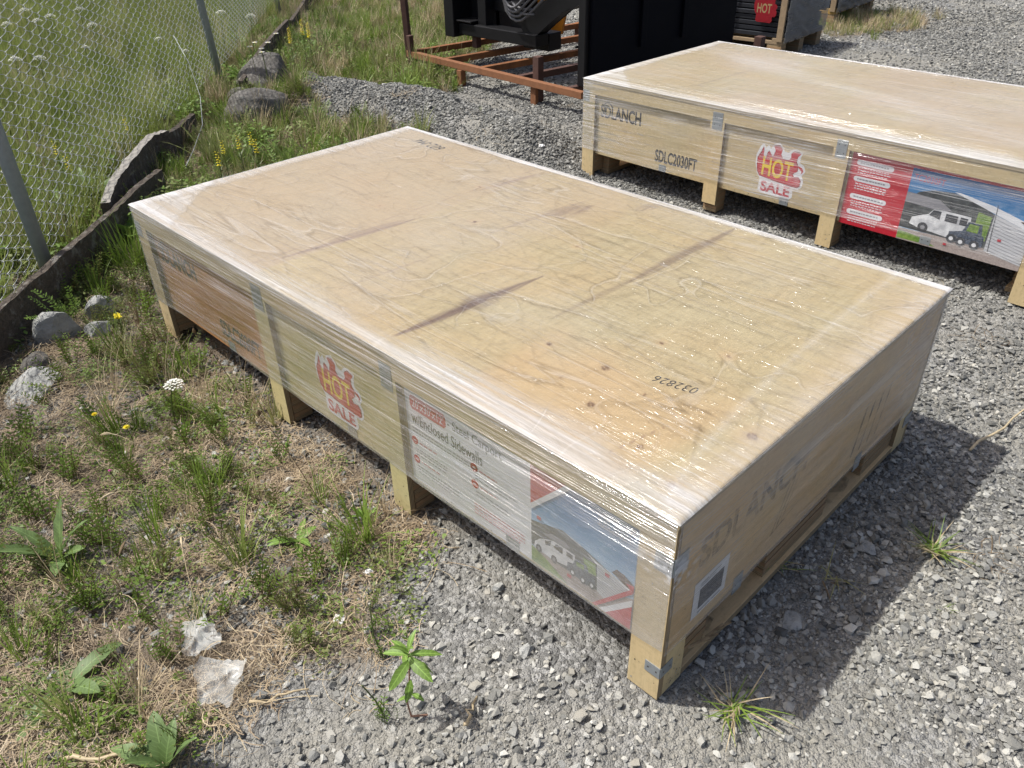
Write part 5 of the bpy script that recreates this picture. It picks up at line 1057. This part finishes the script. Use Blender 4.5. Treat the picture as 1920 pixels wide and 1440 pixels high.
M_PAPER = simple('white_litter', (.75, .75, .74), .6, 0, .08, 40)
for i, (x, y, s, lb) in enumerate([(3.25, 5.9, .06, 'crumpled white paper in the weeds above the gravel heap'), (2.78, 4.62, .03, 'small white scrap on the gravel heap'), (-.37, .72, .018, 'ragged white scrap on the gravel below the sticker'), (-.215, .80, .014, 'small white chip left of the crate leg'), (2.52, 2.72, .02, 'white scrap beside the rear crate corner')]):
    rg = random.Random(200 + i); bm = bmesh.new(); bmesh.ops.create_icosphere(bm, subdivisions=2, radius=s)
    for v in bm.verts: v.co = Vector((v.co.x * rg.uniform(.5, 1.2), v.co.y * rg.uniform(.5, 1.2), v.co.z * rg.uniform(.2, .6)))
    me = bpy.data.meshes.new('litter'); bm.to_mesh(me); bm.free(); me.materials.append(M_PAPER); o = link('litter', me); o.location = (x, y, gz(x, y) + s * .5); tag(o, lb, 'litter')
# twigs
for i, (x0, y0, x1, y1, r, lb) in enumerate([(1.42, -.17, 1.9, -.26, .005, 'long pale stick on the gravel at the right edge'), (-.66, .66, -.53, .60, .004, 'pale twig below the plastic scraps'), (-1.02, .83, -.86, .70, .006, 'short thick stick at the bottom edge'), (-.36, .25, -.30, .28, .005, 'broken stub of wood beside the foreground weed'),]):
    rg = random.Random(i); mb = MB(); z = gz(x0, y0) + .015; n = 7; mb.tube([(x0 + (x1 - x0) * k / n + rg.gauss(0, .004), y0 + (y1 - y0) * k / n + rg.gauss(0, .004), z + rg.uniform(0, .008)) for k in range(n + 1)], [r * (1 - .5 * k / n) for k in range(n + 1)], 6); tag(mb.build('stick', M_DRY, None, True), lb, 'stick')

# ------------------------------------------------------------------ rusty rack with black attachment
def rust():
    t = NT('rusty_steel'); co = t.objco(); n = t.noise(co, 9, 6, .7); geo = t.n('NewGeometry'); c = t.mix(t.ramp(n, [(.35, 0), (.65, 1)]), (.075, .035, .022), (.24, .095, .035)); n2 = t.noise(co, 50, 4); c = t.mix(t.math('MULTIPLY', n2, .5), c, (.30, .13, .05))
    t.principled(c, .85, .1, t.bump(n2, .4, .002), .3); return t.mat
M_RUST = rust(); M_RUSTB = simple('bright_rust', (.21, .092, .042), .85, .1, .35, 30, .2); M_RUSTD = simple('dark_rust', (.085, .045, .035), .8, .2, .35, 20, .2)
M_BLACK = simple('black_paint', (.006, .006, .007), .5, 0, .3, 25, .06, .3); M_MBLACK = simple('matt_black_plate', (.003, .0035, .006), .6, 0, .4, 6, 0, .06); M_ORG = simple('orange_paint', (.60, .22, .015), .45, 0, .12, 10); M_HOSE = simple('rubber_hose', (.10, .10, .105), .5, 0, .2, 90, .3)
rk = empty('steel_rack', (3.6, 4.3, 0)); tag(rk, 'low rusty square tube rack standing on the gravel', 'rack')
Rk = lambda p: (p[0] - 3.6, p[1] - 4.3, p[2])
def rail(a, b, m=M_RUST, wd=.05, hg=.05, nm='rail'):
    mb = MB(); mb.bar(Rk(a), Rk(b), wd, hg); return mb.build(nm, m, rk, bevel=.003)
rail((3.665, 5.41, .145), (3.545, 3.27, .145), M_RUSTB)
for y0, x0, y1, x1 in ((5.385, 3.69, 5.12, 5.6), (4.91, 3.665, 4.62, 5.6), (4.43, 3.64, 4.12, 5.6), (3.99, 3.62, 3.72, 5.6), (3.45, 3.58, 3.12, 5.6)): rail((x0, y0, .143), (x1, y1, .143), M_RUST if y0 > 4 else M_RUSTD)
rail((5.62, 5.15, .145), (5.62, 3.08, .145), M_RUST)
rail((3.70, 5.44, -.02), (3.655, 5.42, 1.1), M_RUSTD, .05, .05, 'upright'); rail((3.66, 5.36, .05), (3.65, 5.36, .30), M_RUSTD, .045, .045, 'upright_sleeve')
for p in ((3.86 - .25, 4.66), (3.60, 3.80)): rail((p[0] + .0, p[1], -.03), (p[0], p[1], .118), M_RUSTB, .055, .055, 'foot')
rail((3.632, 3.80, .0), (3.632, 3.80, .33), M_RUSTD, .06, .06, 'upright'); rail((5.66, 3.11, -.02), (5.66, 3.11, .26), M_RUSTD, .07, .07, 'upright'); rail((5.6, 5.1, -.02), (5.6, 5.1, .12), M_RUSTD, .06, .06, 'foot')
at_ = empty('loader_attachment', (4.2, 4.6, .17)); tag(at_, 'black hydraulic loader attachment with grey hoses and orange plate on the rack', 'machine attachment')
At = lambda p: (p[0] - 4.2, p[1] - 4.6, p[2] - .17)
def piece(nm, m, *boxes, bevel=.006):
    mb = MB()
    for b in boxes:
        p0 = At((b[0], b[2], b[4])); p1 = At((b[1], b[3], b[5])); mb.box(p0[0], p1[0], p0[1], p1[1], p0[2], p1[2])
    return mb.build(nm, m, at_, bevel=bevel)
piece('side_frame', M_BLACK, (4.0, 4.5, 5.17, 5.29, .255, 1.2)); piece('back_plate', M_BLACK, (4.22, 4.27, 4.86, 5.17, .30, 1.2)); piece('side_frame', M_BLACK, (4.10, 4.5, 4.86, 4.96, .30, 1.2))
piece('lower_beam', M_BLACK, (4.05, 4.20, 4.22, 5.16, .275, .37)); piece('mounting_shelf', M_BLACK, (4.02, 4.21, 4.97, 5.16, .385, .40)); piece('hinge_block', M_BLACK, (4.21, 4.36, 4.22, 4.52, .22, .36)); piece('support_leg', M_RUSTD, (4.1, 4.16, 4.99, 5.05, .17, .274))
piece('upright', M_BLACK, (4.25, 4.40, 4.53, 4.71, .30, 1.2)); piece('cross_beam', M_BLACK, (4.2, 4.3, 4.53, 4.86, .475, .56))
def slab(nm, m, x, dep, pts, bv=.004):
    mb = MB(); a = [At((x, y, z)) for y, z in pts]; b = [(q[0] + dep, q[1], q[2]) for q in a]; k = len(a)
    mb.add(a + b, [tuple(range(k)), tuple(range(k, 2 * k))[::-1]] + [(i, (i + 1) % k, k + (i + 1) % k, k + i) for i in range(k)]); return mb.build(nm, m, at_, bevel=bv)
slab('curved_arm', M_BLACK, 4.08, .12, [(4.454, .458), (4.295, .549), (4.137, .633), (4.008, .719), (3.85, .90), (3.60, 1.02), (3.56, .86), (3.74, .66), (3.873, .592), (3.955, .573), (4.118, .46), (4.278, .342), (4.388, .371)])
slab('orange_plate', M_ORG, 4.5, .025, [(4.653, .238), (4.60, .40), (4.45, .52), (4.304, .50), (4.35, .303)]); slab('orange_plate', M_ORG, 4.4, .025, [(4.59, .80), (4.38, .80), (4.426, .566), (4.562, .513)])
for k in range(4):
    mb = MB(); f = 1 - .13 * k; cy, cz = 4.37, .62; pts = [(4.60, .86), (4.545, .64), (4.505, .535), (4.45, .485), (4.392, .468), (4.33, .478), (4.26, .52), (4.19, .575), (4.08, .66), (3.98, .80)]
    mb.tube([At((4.0 - .014 * k, cy + (y - cy) * f + .006 * k, cz + (z - cz) * f + .015 * k)) for y, z in pts], .0105, 8); mb.build('hydraulic_hose', M_HOSE, at_, True)
for k, (y, z) in enumerate([(4.46, .60), (4.44, .565)]):
    mb = MB(); mb.tube([At((4.02, y, z)), At((3.99, y - .07, z - .02)), At((3.985, y - .16, z - .035)), At((4.0, y - .25, z - .03))], .009, 8); mb.build('hydraulic_hose', M_HOSE, at_, True)
pn = empty('black_plate', (3.66, 3.38, .17)); tag(pn, 'tall flat black steel plate on edge at the rack end', 'steel plate')
mb = MB(); mb.box(.03, 1.80, -.05, -.02, 0, 1.35); pnl = mb.build('plate', M_MBLACK, pn, bevel=.003); mb = MB(); mb.box(-.01, .05, -.02, .045, 0, 1.35); mb.build('edge_post', M_BLACK, pn, bevel=.003)
mb = MB(); mb.box(-.03, .04, .045, .055, .26, .275); mb.build('bracket', M_BLACK, pn); pn.rotation_euler = (0, 0, -.045)
for dx in (.55, 1.05): mb = MB(); mb.box(dx, dx + .06, -.075, -.051, .2, 1.35); mb.build('stiffener', M_MBLACK, pn, bevel=.003)

# ------------------------------------------------------------------ far pallets of black bars
M_BAR = simple('dark_steel_bar', (.035, .038, .045), .4, .5, .3, 30); M_PAL = simple('dirty_pallet_wood', (.26, .19, .115), .85, 0, .35, 22, .3); M_PALO = simple('yellowed_pallet_wood', (.36, .23, .07), .85, 0, .3, 22, .3)
M_FADEYEL = flat('faded_yellow_print', (.30, .22, .10)); M_GREYF = film_mat('grey_stretch_film', (.3, .31, .32), .25, .5); M_STRAP = flat('green_strap', (.02, .16, .10), .4)
def bar_pallet(x, y, rz, w, l, label, seed, stk, pal):
    rg = random.Random(seed); r = empty('pallet_of_steel_bars', (x, y, gz(x, y)), rz); tag(r, label, 'pallet load', 'pallets of dark steel bars')
    nb = 10
    for k in range(nb):
        z0 = .165 + k * .045; mb = MB(); mb.box(.02 + rg.uniform(0, .02), w - .02, .02 + rg.uniform(0, .012), l - .02, z0, z0 + .036); mb.build('bar_layer', M_BAR, r, bevel=.004)
    for k in range(6):
        a = k * (w - .10) / 5; mb = MB(); mb.box(a, a + .10, 0, l, .115, .14); mb.build('deck_board', pal, r)
    mb = MB(); mb.box(0, w, 0, .10, .141, .163); mb.build('top_board', pal, r)
    for a in (0, w / 2 - .05, w - .10):
        for b in (0.0, l / 2 - .05, l - .14): laminated(r, a, a + .10, b, b + .14, .02, .1145, rg, 5)
        mb = MB(); mb.box(a, a + .10, 0, l, .0, .019); mb.build('base_board', pal, r)
    mb = MB(); mb.box(-.012, .012, .0, .055, .14, .66); mb.build('corner_post', M_PAL, r)
    mb = MB(); mb.box(-.008, -.004, .52, .55, .13, .645); mb.box(-.008, w, .52, .55, .641, .645); mb.build('strap', M_STRAP, r)
    if stk: hot_sale(r, lambda s, z, o: (-.010 - o, -s, z), -.20, .40, .10, mats=[M_DKRED, M_DKRED, M_FADEYEL, M_DKRED])
    for nm, fn in (('x', lambda A, Z, D: np.stack([A * w, -D, Z], -1)), ('y', lambda A, Z, D: np.stack([A * w, A * 0 + D + Z * 0, .63 + .03 * Z], -1))):
        A, T = np.meshgrid(np.linspace(0, 1, 60), np.linspace(0, 1, 40), indexing='ij')
        if nm == 'x': P = np.stack([A * (w + .02) - .005, -.012 - .02 * fbm(A * 6 + seed, T * 14 + A * 8, 3), .13 + .53 * T], -1)
        else: P = np.stack([A * (w + .02) - .008, T * l, .63 + .035 * fbm(A * 6, T * 12 + seed, 3)], -1)
        me = grid_mesh('stretch_film', P, M_GREYF, attrs={'haze': .15 + .3 * fbm(A * 5, T * 9, 3), 'streak': A * 0 + 1, 'fold': A * 0}, vattr={'fc': np.stack([A * w, T * .5, A * 0], -1)}); link('stretch_film', me, r)
    return r
bar_pallet(6.17, 3.17, .06, .86, 1.3, 'film wrapped pallet of black steel bars with flame sticker beyond the rear crate', 1, True, M_PAL)
bar_pallet(7.95, 3.55, .06, 1.1, 1.3, 'second pallet of black steel bars, farther, on yellowed boards', 2, False, M_PALO)
# red sheet in the grass at the top edge
mb = MB(); o = link('red_sheet', grid_mesh('red_sheet', sheet([(5.75, 9.0), (6.3, 8.8), (6.6, 9.6), (5.9, 9.8)], .15, 16, 9, .12), M_RED)); tag(o, 'crumpled red sheet in the grass at the top edge', 'tarpaulin')
